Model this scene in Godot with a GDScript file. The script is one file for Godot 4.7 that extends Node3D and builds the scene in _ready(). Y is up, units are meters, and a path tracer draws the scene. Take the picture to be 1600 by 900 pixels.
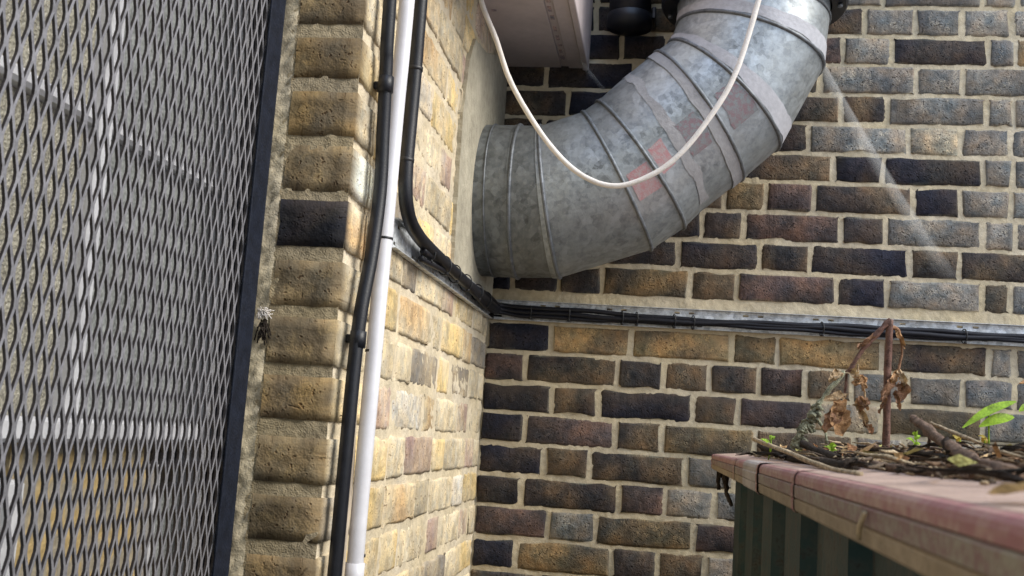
extends Node3D
# A corner of London stock brick: galvanised duct elbow, window grille, conduits, metal shed roof.
# Back wall is the plane z = 0, the return wall x = 0, the pier face z = 1.215; metres, y up.

var rng := RandomNumberGenerator.new()
var M := {}
var wob := FastNoiseLite.new()
var BASE := 1.3510          # pier/return bed joint 0; joints go down by 0.079
var taken := {}

# ---------------------------------------------------------------- node helpers
func numbered(called: String) -> String:
	var n: int = taken.get(called, 0)
	taken[called] = n + 1
	return called if n == 0 else "%s_%03d" % [called, n]

func tag(o: Node, label := "", category := "", group := "", kind := "") -> Node:
	if label: o.set_meta("label", label)
	if category: o.set_meta("category", category)
	if group: o.set_meta("group", group)
	if kind: o.set_meta("kind", kind)
	return o

func thing(called: String, label: String, category: String, at := Vector3.ZERO, group := "") -> Node3D:
	var o := Node3D.new()
	o.name = numbered(called)
	add_child(o)
	o.position = at
	tag(o, label, category, group)
	return o

func put(called: String, mesh: Mesh, mat: Material, parent: Node = self) -> MeshInstance3D:
	var o := MeshInstance3D.new()
	o.name = numbered(called) if parent == self else called
	o.mesh = mesh
	o.material_override = mat
	if parent != self and parent is Node3D:
		o.position = -offset_of(parent)
	parent.add_child(o, true)
	return o

func offset_of(n: Node) -> Vector3:      # meshes are written in world metres; a part undoes its parents' offset
	var t := Vector3.ZERO
	while n != self and n is Node3D:
		t += (n as Node3D).position
		n = n.get_parent()
	return t

# ---------------------------------------------------------------- mesh helpers
func mb(group := 0) -> SurfaceTool:
	var st := SurfaceTool.new()
	st.begin(Mesh.PRIMITIVE_TRIANGLES)
	st.set_smooth_group(group)
	return st

func done(st: SurfaceTool) -> ArrayMesh:
	st.generate_normals()
	return st.commit()

func tri(st: SurfaceTool, a: Vector3, b: Vector3, c: Vector3, out: Vector3) -> void:
	if (b - a).cross(c - a).dot(out) > 0.0:
		st.add_vertex(a); st.add_vertex(c); st.add_vertex(b)
	else:
		st.add_vertex(a); st.add_vertex(b); st.add_vertex(c)

func quad(st: SurfaceTool, a: Vector3, b: Vector3, c: Vector3, d: Vector3, out: Vector3) -> void:
	tri(st, a, b, c, out)
	tri(st, a, c, d, out)

func ctri(st: SurfaceTool, p: Array, c: Array, out: Vector3) -> void:
	var o := [0, 1, 2]
	if (p[1] - p[0]).cross(p[2] - p[0]).dot(out) > 0.0: o = [0, 2, 1]
	for i in o:
		st.set_color(c[i])
		st.add_vertex(p[i])

# a box with chamfered edges; lo and hi are corners before turning by b about c
func cbox(st: SurfaceTool, lo: Vector3, hi: Vector3, ch := 0.002, b := Basis.IDENTITY) -> void:
	var c := (lo + hi) / 2.0
	var h := (hi - lo).abs() / 2.0
	ch = minf(ch, minf(h.x, minf(h.y, h.z)) * 0.6)
	var P := func(s: Vector3, ax: int) -> Vector3:
		var v := Vector3(s.x * h.x, s.y * h.y, s.z * h.z)
		for k in 3:
			if k != ax: v[k] -= s[k] * ch
		return c + b * v
	for ax in 3:
		var u := (ax + 1) % 3
		var w := (ax + 2) % 3
		for s in [-1.0, 1.0]:
			var q := []
			for t in [[-1, -1], [1, -1], [1, 1], [-1, 1]]:
				var e := Vector3.ZERO
				e[ax] = s; e[u] = t[0]; e[w] = t[1]
				q.append(P.call(e, ax))
			var n := Vector3.ZERO
			n[ax] = s
			quad(st, q[0], q[1], q[2], q[3], b * n)
		for s in [-1.0, 1.0]:
			for t in [-1.0, 1.0]:
				var e0 := Vector3.ZERO
				e0[u] = s; e0[w] = t
				var e1 := e0
				e0[ax] = -1; e1[ax] = 1
				var n2 := Vector3.ZERO
				n2[u] = s; n2[w] = t
				quad(st, P.call(e0, u), P.call(e1, u), P.call(e1, w), P.call(e0, w), b * n2)
	for x in [-1.0, 1.0]:
		for y in [-1.0, 1.0]:
			for z in [-1.0, 1.0]:
				var e := Vector3(x, y, z)
				tri(st, P.call(e, 0), P.call(e, 1), P.call(e, 2), b * e)

func box(lo: Vector3, hi: Vector3, ch := 0.002, b := Basis.IDENTITY) -> ArrayMesh:
	var st := mb(-1)
	cbox(st, lo, hi, ch, b)
	return done(st)

func smooth(pts: Array, per := 6) -> Array:
	if pts.size() < 3: return pts
	var out := []
	for i in pts.size() - 1:
		var p0: Vector3 = pts[maxi(i - 1, 0)]
		var p1: Vector3 = pts[i]
		var p2: Vector3 = pts[i + 1]
		var p3: Vector3 = pts[mini(i + 2, pts.size() - 1)]
		for k in per:
			out.append(p1.cubic_interpolate(p2, p0, p3, float(k) / per))
	out.append(pts[-1])
	return out

# tube along points; radius is a number or one per point; rough adds knobbles
func tube(st: SurfaceTool, pts: Array, r, sides := 10, closed := false, rough := 0.0, flat := 1.0) -> void:
	var n := pts.size()
	var rings := []
	var up := Vector3.UP
	var t0: Vector3 = (pts[1] - pts[0]).normalized()
	if absf(t0.dot(up)) > 0.95: up = Vector3.RIGHT
	var e := t0.cross(up).normalized()
	for i in n:
		var a: Vector3 = pts[(i - 1 + n) % n] if closed else pts[maxi(i - 1, 0)]
		var c: Vector3 = pts[(i + 1) % n] if closed else pts[mini(i + 1, n - 1)]
		var t := (c - a).normalized()
		e = (e - t * e.dot(t)).normalized()
		var f := t.cross(e)
		var rad: float = r[i] if r is Array else r
		var ring := []
		for k in sides:
			var an := TAU * k / sides
			var q := rad
			if rough > 0.0: q *= 1.0 + rough * wob.get_noise_3d(pts[i].x * 900 + k * 37.0, pts[i].y * 900, pts[i].z * 900)
			ring.append(pts[i] + (e * cos(an) + f * sin(an) * flat) * q)
		rings.append(ring)
	for i in (n if closed else n - 1):
		var A: Array = rings[i]
		var B: Array = rings[(i + 1) % n]
		for k in sides:
			var k2 := (k + 1) % sides
			var mid: Vector3 = (A[k] + A[k2] + B[k] + B[k2]) / 4.0 - (pts[i] + pts[(i + 1) % n]) / 2.0
			quad(st, A[k], A[k2], B[k2], B[k], mid)
	if not closed:
		for k in range(1, sides - 1):
			tri(st, rings[0][0], rings[0][k], rings[0][k + 1], pts[0] - pts[1])
			tri(st, rings[n - 1][0], rings[n - 1][k], rings[n - 1][k + 1], pts[n - 1] - pts[n - 2])

func tubem(pts: Array, r, sides := 10, closed := false, rough := 0.0, flat := 1.0) -> ArrayMesh:
	var st := mb()
	tube(st, pts, r, sides, closed, rough, flat)
	return done(st)

# a profile in (x, y) drawn out along z from z0 to z1, with a little unevenness
func extrude_z(st: SurfaceTool, prof: Array, z0: float, z1: float, grow := 0.0, steps := 1, uneven := 0.0) -> void:
	for s in steps:
		var za := lerpf(z0, z1, float(s) / steps)
		var zb := lerpf(z0, z1, float(s + 1) / steps)
		for i in prof.size() - 1:
			var fa := func(k: int, z: float) -> Vector3:
				var p0: Vector2 = prof[maxi(k - 1, 0)]
				var p1: Vector2 = prof[mini(k + 1, prof.size() - 1)]
				var nrm := Vector2(p1.y - p0.y, -(p1.x - p0.x)).normalized()
				var w := uneven * wob.get_noise_2d(z * 60.0, prof[k].y * 300.0)
				var q: Vector2 = prof[k] + nrm * (grow + w)
				return Vector3(q.x, q.y, z)
			var nn := Vector2(prof[i + 1].y - prof[i].y, -(prof[i + 1].x - prof[i].x)).normalized()
			quad(st, fa.call(i, za), fa.call(i + 1, za), fa.call(i + 1, zb), fa.call(i, zb), Vector3(nn.x, nn.y, 0))

# ---------------------------------------------------------------- textures
func nz(s: int, sd: int, freq: float, kind := FastNoiseLite.TYPE_SIMPLEX_SMOOTH, oct := 3, ret := FastNoiseLite.RETURN_DISTANCE, ridged := false) -> PackedByteArray:
	var n := FastNoiseLite.new()
	n.seed = sd
	n.noise_type = kind
	n.frequency = freq
	n.fractal_octaves = oct
	n.cellular_return_type = ret
	if ridged: n.fractal_type = FastNoiseLite.FRACTAL_RIDGED
	if kind == FastNoiseLite.TYPE_CELLULAR: n.fractal_type = FastNoiseLite.FRACTAL_NONE
	var im := n.get_seamless_image(s, s)
	im.convert(Image.FORMAT_L8)
	return im.get_data()

func ss(a: float, b: float, x: float) -> float:
	var t := clampf((x - a) / (b - a), 0.0, 1.0)
	return t * t * (3.0 - 2.0 * t)

func lin(c: Color) -> Color:
	return c.linear_to_srgb()

# builds an sRGB colour texture and a height texture from one pixel function f(i, layers) -> [linear Color, height]
func paint(s: int, layers: Array, f: Callable) -> Array:
	var col := PackedByteArray()
	var hei := PackedByteArray()
	col.resize(s * s * 3)
	hei.resize(s * s)
	var lut := PackedByteArray()
	lut.resize(1025)
	for i in 1025:
		lut[i] = int(round(Color(i / 1024.0, 0, 0).linear_to_srgb().r * 255.0))
	var n := layers.size()
	var L := PackedFloat32Array()
	L.resize(n)
	for i in s * s:
		for k in n: L[k] = layers[k][i] / 255.0
		var r: Color = f.call(L)
		col[i * 3] = lut[int(clampf(r.r, 0, 1) * 1024)]
		col[i * 3 + 1] = lut[int(clampf(r.g, 0, 1) * 1024)]
		col[i * 3 + 2] = lut[int(clampf(r.b, 0, 1) * 1024)]
		hei[i] = int(clampf(r.a, 0, 1) * 255)
	return [ImageTexture.create_from_image(Image.create_from_data(s, s, false, Image.FORMAT_RGB8, col)), ImageTexture.create_from_image(Image.create_from_data(s, s, false, Image.FORMAT_L8, hei))]

func surf(tex, rough := 0.9, height := 0.0, scale := 1.0, tint := Color.WHITE, vcol := false) -> StandardMaterial3D:
	var m := StandardMaterial3D.new()
	m.albedo_color = tint
	m.roughness = rough
	m.metallic_specular = 0.3
	m.uv1_triplanar = true
	m.uv1_world_triplanar = true
	m.uv1_scale = Vector3.ONE * scale
	if tex:
		m.albedo_texture = tex[0]
		if height > 0.0:
			m.heightmap_enabled = true
			m.heightmap_texture = tex[1]
			m.heightmap_scale = height
	m.vertex_color_use_as_albedo = vcol
	return m

func flat_mat(c: Color, rough := 0.6, metal := 0.0, spec := 0.5) -> StandardMaterial3D:
	var m := StandardMaterial3D.new()
	m.albedo_color = lin(c)
	m.roughness = rough
	m.metallic = metal
	m.metallic_specular = spec
	return m

func materials() -> void:
	var CE := FastNoiseLite.TYPE_CELLULAR
	var S := 1024
	# dark, sooty stock brick: a mid value so that vertex tints set the tone; pale lime and dark pits on top
	var RD := FastNoiseLite.RETURN_DISTANCE
	var dark := paint(S, [nz(S, 1, 0.013, 1, 4), nz(S, 2, 0.035, 1, 5), nz(S, 3, 0.25, 1, 3), nz(S, 4, 0.045, 1, 4), nz(S, 5, 0.11, 1, 3), nz(S, 6, 0.018, 1, 3), nz(S, 7, 0.022, 1, 3, RD, true)], func(L):
		var v: float = 0.44 * (0.20 + 0.75 * L[0] + 0.85 * L[1]) * (0.66 + 0.68 * L[2])
		var warm: float = (L[0] - 0.5) * 0.5
		var c := Color(v * (1.0 + warm), v, v * (1.0 - warm))
		var lime: float = ss(0.54, 0.70, 0.6 * L[3] + 0.4 * L[5]) * ss(0.42, 0.66, L[2])
		c = c.lerp(Color(1.0, 0.96, 0.86), lime * 0.75)
		var pit: float = ss(0.66, 0.74, L[4]) * ss(0.45, 0.6, L[1])
		var crack: float = ss(0.86, 0.93, L[6]) * ss(0.35, 0.6, L[5])
		c = c.lerp(Color(0.05, 0.04, 0.04), maxf(pit * 0.85, crack * 0.75))
		c.a = clampf(0.15 + 0.6 * L[1] + 0.25 * L[4] + 0.25 * L[2] - 0.4 * pit - 0.5 * crack, 0, 1)
		return c)
	# yellow stock brick
	var stock := paint(S, [nz(S, 11, 0.012, 1, 4), nz(S, 12, 0.03, 1, 4), nz(S, 13, 0.30, 1, 3), nz(S, 14, 0.02, 1, 4), nz(S, 15, 0.024, 1, 4), nz(S, 16, 0.10, 1, 3), nz(S, 17, 0.016, 1, 3, RD, true)], func(L):
		var v: float = 0.80 * (0.58 + 0.45 * L[0] + 0.5 * (L[1] - 0.4)) * (0.80 + 0.4 * L[2])
		var warm: float = (L[3] - 0.5) * 0.4
		var c := Color(v * (0.97 + warm * 0.35), v * (0.985 - warm * 0.05), v * (1.04 - warm * 0.7))
		var lime: float = ss(0.50, 0.66, L[4]) * ss(0.25, 0.6, L[2])
		c = c.lerp(Color(1.0, 0.96, 0.86), lime * 0.75)
		var pit: float = ss(0.70, 0.76, L[5]) * ss(0.5, 0.64, L[1])
		var crack: float = ss(0.88, 0.95, L[6]) * ss(0.4, 0.65, L[3])
		c = c.lerp(Color(0.20, 0.12, 0.07), maxf(pit * 0.8, crack * 0.5))
		c.a = clampf(0.2 + 0.5 * L[1] + 0.25 * L[5] + 0.2 * L[2] - 0.4 * pit - 0.5 * crack, 0, 1)
		return c)
	var mortar := paint(S, [nz(S, 21, 0.010, 1, 4), nz(S, 22, 0.05, 1, 4), nz(S, 23, 0.40, 1, 2), nz(S, 24, 0.004, 1, 3)], func(L):
		var v: float = 0.80 + 0.28 * (L[0] - 0.4) + 0.22 * (L[1] - 0.5) + 0.16 * (L[2] - 0.5)
		var c := Color(v, v * (0.965 + 0.05 * (L[3] - 0.5)), v * (0.86 + 0.22 * L[3]))
		c.a = clampf(0.6 * L[1] + 0.4 * L[2], 0, 1)
		return c)
	M.dark_brick = surf(dark, 0.85, 0.42, 1.0, Color.WHITE, true)
	M.stock_brick = surf(stock, 0.9, 0.36, 1.0, Color.WHITE, true)
	M.mortar = surf(mortar, 0.95, 0.28, 1.0, lin(Color(0.66, 0.585, 0.405)))
	M.pale_mortar = surf(mortar, 0.95, 0.28, 1.0, lin(Color(0.74, 0.655, 0.465)))
	M.dark_mortar = surf(mortar, 0.95, 0.35, 1.0, lin(Color(0.46, 0.385, 0.24)))  # darker tint for the end face of the pier
	M.far_mortar = surf(mortar, 0.95, 0.3, 1.0, lin(Color(0.50, 0.45, 0.33)))
	S = 512
	var plaster := paint(S, [nz(S, 31, 0.008, 1, 4), nz(S, 32, 0.05, 1, 4), nz(S, 33, 0.3, 1, 2)], func(L):
		var v: float = 0.62 + 0.3 * L[0] + 0.25 * (L[1] - 0.5) + 0.12 * (L[2] - 0.5)
		var c := Color(v, v * 0.99, v * 0.97)
		c.a = clampf(0.6 * L[1] + 0.4 * L[2], 0, 1)
		return c)
	M.cement = surf(plaster, 0.92, 0.25, 1.3, lin(Color(0.50, 0.46, 0.36)))
	M.ground = surf(plaster, 0.95, 0.3, 0.5, lin(Color(0.32, 0.31, 0.29)))
	# galvanised steel: spangle cells under a dull weathered film
	var galv := paint(S, [nz(S, 41, 0.05, CE, 1, FastNoiseLite.RETURN_CELL_VALUE), nz(S, 42, 0.11, CE, 1, FastNoiseLite.RETURN_CELL_VALUE), nz(S, 43, 0.01, 1, 4), nz(S, 44, 0.06, 1, 4), nz(S, 45, 0.3, 1, 2)], func(L):
		var sp: float = 0.6 * L[0] + 0.4 * L[1]
		var film: float = ss(0.4, 0.72, L[2] * 0.65 + L[3] * 0.35)
		var v: float = 0.60 + 0.60 * (sp - 0.5) + 0.16 * (L[3] - 0.5) + 0.16 * (L[4] - 0.5)
		var c := Color(v * 0.96, v, v * 1.03).lerp(Color(0.56, 0.55, 0.50) * (0.85 + 0.3 * L[3]), film * 0.35)
		var speck: float = ss(0.73, 0.8, L[3]) * ss(0.5, 0.7, L[4])
		c = c.lerp(Color(0.9, 0.9, 0.88), speck * 0.7)
		c.a = clampf(0.5 + 0.25 * (sp - 0.5) + 0.4 * (L[3] - 0.5), 0, 1)
		return c)
	M.galv = surf(galv, 0.42, 0.05, 2.4, lin(Color(0.63, 0.66, 0.68)))
	M.galv.metallic = 0.62
	M.galv.metallic_specular = 0.5
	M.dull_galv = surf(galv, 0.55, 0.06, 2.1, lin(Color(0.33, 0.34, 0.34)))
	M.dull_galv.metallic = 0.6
	M.tray = surf(galv, 0.5, 0.03, 3.0, lin(Color(1.0, 1.0, 1.0)))
	M.tray.metallic = 0.2
	M.bead = surf(galv, 0.5, 0.05, 3.0, lin(Color(0.30, 0.31, 0.33)))
	M.bead.metallic = 0.5
	M.tape = surf(plaster, 0.55, 0.08, 3.0, lin(Color(0.54, 0.55, 0.60)))
	M.mastic = surf(plaster, 0.7, 0.12, 3.0, lin(Color(0.42, 0.42, 0.44)))
	var pink_t := paint(S, [nz(S, 51, 0.05, 1, 4), nz(S, 52, 0.2, 1, 3), nz(S, 53, 0.02, 1, 4)], func(L):
		var c := Color(0.44, 0.21, 0.225).lerp(Color(0.40, 0.38, 0.37), ss(0.36, 0.62, L[0] * 0.6 + L[1] * 0.4) * 0.75 + 0.1 * L[2])
		c.a = L[1]
		return c)
	M.red_patch = surf(pink_t, 0.6, 0.05, 2.5)  # pinkish red blotches thinning to grey
	M.pink_reflection = surf(pink_t, 0.5, 0.03, 2.5, lin(Color(0.62, 0.84, 0.87)))  # pink of the reflected maroon roof, put into the colour
	M.pink_reflection.metallic = 0.5
	# faded maroon metal trim with pale dust
	var maroon := paint(S, [nz(S, 61, 0.012, 1, 4), nz(S, 62, 0.09, 1, 4), nz(S, 63, 0.3, 1, 2)], func(L):
		var dust: float = ss(0.30, 0.72, 0.4 * L[0] + 0.6 * L[1]) * (0.6 + 0.4 * L[2])
		var c := Color(0.30, 0.135, 0.14).lerp(Color(0.44, 0.33, 0.26), dust * 0.8)
		c = c * (0.85 + 0.3 * L[2])
		c.a = L[2]
		return c)
	M.maroon = surf(maroon, 0.5, 0.03, 2.0)
	M.maroon_dusty = surf(maroon, 0.7, 0.08, 2.6, lin(Color(1.0, 1.0, 0.98)))
	M.roof_dust = surf(plaster, 0.85, 0.12, 2.6, lin(Color(0.47, 0.345, 0.285)))
	M.mauve = surf(maroon, 0.62, 0.08, 2.6, lin(Color(0.74, 0.98, 0.92)))
	M.beige = surf(plaster, 0.75, 0.15, 4.0, lin(Color(0.40, 0.315, 0.22)))
	M.trim_cap = surf(plaster, 0.7, 0.1, 3.0, lin(Color(0.52, 0.46, 0.42)))
	var green := paint(S, [nz(S, 71, 0.012, 1, 4), nz(S, 72, 0.04, 1, 4), nz(S, 73, 0.2, 1, 2)], func(L):
		var grime: float = ss(0.45, 0.62, 0.5 * L[0] + 0.5 * L[1])
		var c := Color(0.012, 0.038, 0.040).lerp(Color(0.048, 0.056, 0.050), grime * 0.75)
		c = c.lerp(Color(0.02, 0.015, 0.012), ss(0.62, 0.72, L[1]) * ss(0.4, 0.6, L[2]))
		c.a = L[2]
		return c)
	M.green = surf(green, 0.55, 0.04, 1.7)
	var board := paint(S, [nz(S, 81, 0.008, 1, 3), nz(S, 82, 0.05, 1, 4), nz(S, 83, 0.3, 1, 2)], func(L):
		var v: float = 0.75 + 0.2 * L[0] + 0.1 * (L[1] - 0.5) + 0.06 * (L[2] - 0.5)
		var c := Color(v, v * 0.955, v * 0.945)
		c.a = 0.5 * L[1] + 0.5 * L[2]
		return c)
	M.board = surf(board, 0.7, 0.06, 1.5, lin(Color(0.60, 0.545, 0.54)))
	M.worn = surf(dark, 0.9, 0.3, 2.0, lin(Color(0.9, 0.7, 0.7)))
	M.frame_white = surf(board, 0.45, 0.04, 2.0, lin(Color(0.80, 0.84, 0.88)))
	# obscured glass: hammered relief over a dim tan room
	var gl := paint(S, [nz(S, 91, 0.09, 1, 2), nz(S, 92, 0.012, 1, 3), nz(S, 93, 0.3, 1, 2)], func(L):
		var v: float = 0.6 + 0.5 * (L[0] - 0.5) + 0.35 * (L[1] - 0.5)
		var c := Color(v, v * 0.97, v * 0.88)
		c.a = L[0]
		return c)
	M.glass_tan = surf(gl, 0.2, 0.22, 4.0, lin(Color(0.66, 0.64, 0.56)))
	M.glass_grey = surf(gl, 0.16, 0.08, 3.0, lin(Color(0.55, 0.59, 0.63)))  # grey-blue reflection of the sky put into the pane colour
	var gold := paint(S, [nz(S, 94, 0.012, 1, 3), nz(S, 95, 0.05, 1, 3), nz(S, 96, 0.3, 1, 2)], func(L):
		var c: Color = Color(0.62, 0.46, 0.22).lerp(Color(0.42, 0.38, 0.30), ss(0.35, 0.65, L[0]) * 0.9) * (0.7 + 0.5 * L[1])
		c.a = L[1]
		return c)
	M.glass_gold = surf(gold, 0.22, 0.10, 3.0)
	M.glass_dark = surf(gl, 0.12, 0.05, 3.0, lin(Color(0.05, 0.045, 0.04)))
	for k in ["glass_tan", "glass_grey", "glass_gold", "glass_dark"]: M[k].metallic_specular = 0.6
	# dusty painted steel
	var dusty := paint(S, [nz(S, 101, 0.03, 1, 4), nz(S, 102, 0.15, 1, 3)], func(L):
		var v: float = 0.6 + 0.5 * (L[0] - 0.4) + 0.3 * (L[1] - 0.5)
		var c := Color(v, v * 0.97, v * 0.96)
		c.a = L[1]
		return c)
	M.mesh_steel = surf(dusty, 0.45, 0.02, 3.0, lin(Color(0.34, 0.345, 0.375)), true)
	M.mesh_steel.metallic = 0.3
	M.mesh_steel.metallic_specular = 0.5
	M.frame_steel = surf(dusty, 0.7, 0.05, 2.5, lin(Color(0.014, 0.019, 0.034)))
	M.frame_steel.metallic_specular = 0.3
	M.black_pvc = surf(dusty, 0.42, 0.02, 4.0, lin(Color(0.013, 0.015, 0.022)))
	M.black_pvc.metallic_specular = 0.45
	M.cable_black = surf(dusty, 0.5, 0.03, 5.0, lin(Color(0.012, 0.013, 0.02)))
	M.cable_black.metallic_specular = 0.4
	M.tie = flat_mat(Color(0.012, 0.012, 0.014), 0.45)
	M.white_pvc = surf(board, 0.35, 0.01, 2.0, lin(Color(0.80, 0.83, 0.88)))
	M.white_pvc.metallic_specular = 0.5
	M.rope = surf(board, 0.75, 0.1, 6.0, lin(Color(0.88, 0.87, 0.82)))
	M.cream_cable = surf(board, 0.6, 0.02, 5.0, lin(Color(0.62, 0.54, 0.42)))
	var bark := paint(S, [nz(S, 111, 0.02, 1, 4), nz(S, 112, 0.12, 1, 3)], func(L):
		var v: float = 0.5 + 0.9 * (L[0] - 0.45) + 0.5 * (L[1] - 0.5)
		var c := Color(v, v * 0.95, v * 0.9)
		c.a = L[1]
		return c)
	M.bark_dark = surf(bark, 0.9, 0.15, 6.0, lin(Color(0.06, 0.048, 0.04)))
	M.bark_brown = surf(bark, 0.85, 0.15, 6.0, lin(Color(0.24, 0.17, 0.13)))
	M.bark_pale = surf(bark, 0.85, 0.1, 6.0, lin(Color(0.66, 0.55, 0.38)))
	M.bark_lichen = surf(bark, 0.95, 0.3, 8.0, lin(Color(0.46, 0.49, 0.36)))
	M.stem = surf(bark, 0.6, 0.05, 6.0, lin(Color(0.25, 0.15, 0.125)))
	M.dead_leaf = surf(bark, 0.75, 0.1, 7.0, lin(Color(0.80, 0.50, 0.27)))
	M.dead_leaf_dark = surf(bark, 0.8, 0.1, 7.0, lin(Color(0.50, 0.30, 0.19)))
	M.dead_leaf_pale = surf(bark, 0.8, 0.1, 7.0, lin(Color(0.92, 0.72, 0.48)))
	M.leaf_green = surf(bark, 0.5, 0.02, 5.0, lin(Color(0.42, 0.70, 0.07)))
	M.leaf_yellow = surf(bark, 0.6, 0.02, 5.0, lin(Color(0.75, 0.60, 0.15)))
	for k in ["dead_leaf", "dead_leaf_dark", "dead_leaf_pale", "leaf_green", "leaf_yellow"]:
		M[k].backlight_enabled = true
		M[k].backlight = Color(0.6, 0.6, 0.5)
	M.litter = surf(bark, 0.95, 0.2, 5.0, Color.WHITE, true)
	M.web = StandardMaterial3D.new()
	M.web.albedo_color = Color(0.86, 0.86, 0.84, 0.045)
	M.web.transparency = BaseMaterial3D.TRANSPARENCY_ALPHA
	M.web.roughness = 1.0
	M.web.vertex_color_use_as_albedo = true
	M.tuft = surf(board, 1.0, 0.2, 5.0, lin(Color(0.85, 0.82, 0.76)))

# ---------------------------------------------------------------- brickwork
const TONE := {
	"K": [Color(0.018, 0.018, 0.026), Color(0.042, 0.034, 0.030)], "D": [Color(0.040, 0.034, 0.033), Color(0.105, 0.078, 0.052)],
	"G": [Color(0.195, 0.178, 0.152), Color(0.120, 0.111, 0.100)], "P": [Color(0.095, 0.064, 0.056), Color(0.045, 0.037, 0.036)],
	"B": [Color(0.155, 0.112, 0.062), Color(0.065, 0.055, 0.043)], "T": [Color(0.29, 0.20, 0.098), Color(0.15, 0.11, 0.068)],
	"Y": [Color(0.52, 0.39, 0.185), Color(0.49, 0.40, 0.25)], "L": [Color(0.51, 0.43, 0.29), Color(0.39, 0.33, 0.225)],
	"O": [Color(0.45, 0.31, 0.165), Color(0.48, 0.39, 0.25)], "R": [Color(0.38, 0.275, 0.21), Color(0.46, 0.375, 0.265)],
	"V": [Color(0.25, 0.175, 0.155), Color(0.34, 0.26, 0.19)], "S": [Color(0.20, 0.175, 0.14), Color(0.33, 0.27, 0.185)],
	"W": [Color(0.58, 0.53, 0.43), Color(0.50, 0.43, 0.32)], "N": [Color(0.24, 0.165, 0.075), Color(0.145, 0.108, 0.062)],
	"Q": [Color(0.020, 0.019, 0.022), Color(0.045, 0.038, 0.034)], "M": [Color(0.125, 0.095, 0.056), Color(0.235, 0.175, 0.095)],
}

# texture means: dark brick about 0.36, stock brick about 0.63
func tones(ch: String, stock: bool) -> Array:
	var t: Array = TONE[ch]
	var k := 1.68 if stock else 2.75
	var j := rng.randf_range(0.86, 1.16)
	return [t[0] * k * j, t[1] * k * j]

func brick_face(st: SurfaceTool, O: Vector3, U: Vector3, V: Vector3, N: Vector3, u0: float, u1: float, v0: float, v1: float, proud: float, c: Array, lime: Color, drop := 0.0028) -> void:
	var w := u1 - u0
	var us := [0.0, 0.006 / w, 0.17, 0.33, 0.5, 0.66, 0.83, 1.0 - 0.006 / w, 1.0] if w > 0.13 else [0.0, 0.006 / w, 0.35, 0.67, 1.0 - 0.006 / w, 1.0]
	var h := v1 - v0
	var vs := [0.0, 0.007 / h, 1.0 - 0.007 / h, 1.0]
	var tilt := rng.randf_range(-0.015, 0.015)
	var P := []
	var C := []
	for j in 4:
		for i in us.size():
			var edge: bool = i == 0 or j == 0 or j == 3 or i == us.size() - 1
			var u: float = u0 + us[i] * w
			var v: float = v0 + vs[j] * h
			var n: float = proud + tilt * (us[i] - 0.5) * 0.2 + rng.randf_range(-0.0008, 0.0008)
			if edge:
				n -= drop
				u += (1.0 if i == 0 else (-1.0 if i == us.size() - 1 else rng.randf_range(-1, 1))) * (rng.randf_range(-0.0015, 0.0035) + (rng.randf_range(0.0, 0.006) if rng.randf() < 0.15 else 0.0))
				v += (1.0 if j == 0 else (-1.0 if j == 3 else 0.0)) * (rng.randf_range(-0.0012, 0.0026) + (rng.randf_range(0.0, 0.006) if rng.randf() < 0.12 else 0.0))
			P.append(O + U * u + V * v + N * n)
			var g := clampf(0.5 + 2.2 * wob.get_noise_3d(u * 75, v * 75, proud * 4000), 0, 1)
			var col: Color = (c[0] as Color).lerp(c[1], g)
			if edge: col = col.lerp(lime, rng.randf_range(0.0, 0.55) * rng.randf() * rng.randf())
			C.append(col)
	var nu := us.size()
	for j in 3:
		for i in nu - 1:
			var a := j * nu + i
			ctri(st, [P[a], P[a + 1], P[a + nu + 1]], [C[a], C[a + 1], C[a + nu + 1]], N)
			ctri(st, [P[a], P[a + nu + 1], P[a + nu]], [C[a], C[a + nu + 1], C[a + nu]], N)
	var loop := []
	for i in nu: loop.append(i)
	for j in range(1, 4): loop.append(j * nu + nu - 1)
	for i in range(nu - 2, -1, -1): loop.append(3 * nu + i)
	for j in range(2, 0, -1): loop.append(j * nu)
	var mid := O + U * (u0 + u1) / 2.0 + V * (v0 + v1) / 2.0
	for k in loop.size():
		var a: int = loop[k]
		var b: int = loop[(k + 1) % loop.size()]
		var da: Vector3 = P[a] - N * 0.016
		var db: Vector3 = P[b] - N * 0.016
		var out: Vector3 = (P[a] + P[b]) / 2.0 - mid
		out -= N * out.dot(N)
		ctri(st, [P[a], P[b], db], [C[a], C[b], C[b]], out)
		ctri(st, [P[a], db, da], [C[a], C[b], C[a]], out)

func mortar_sheet(O: Vector3, U: Vector3, V: Vector3, N: Vector3, u0: float, u1: float, v0: float, v1: float, step: float, base: float, amp: float) -> ArrayMesh:
	var st := mb()
	var nu := int(ceil((u1 - u0) / step))
	var nv := int(ceil((v1 - v0) / step))
	var f := func(i: int, j: int) -> Vector3:
		var u := lerpf(u0, u1, float(i) / nu)
		var v := lerpf(v0, v1, float(j) / nv)
		var k := wob.get_noise_3d(u * 1100.0, v * 1100.0, O.z * 77.0) + 0.7 * wob.get_noise_3d(u * 260.0, v * 260.0, 9.0 + O.z)
		return O + U * u + V * v + N * (base + amp * clampf(k, -1.2, 1.05))
	var row := []
	for i in nu + 1: row.append(f.call(i, 0))
	for j in nv:
		var nxt := []
		for i in nu + 1: nxt.append(f.call(i, j + 1))
		for i in nu:
			quad(st, row[i], row[i + 1], nxt[i + 1], nxt[i], N)
		row = nxt
	return done(st)

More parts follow.
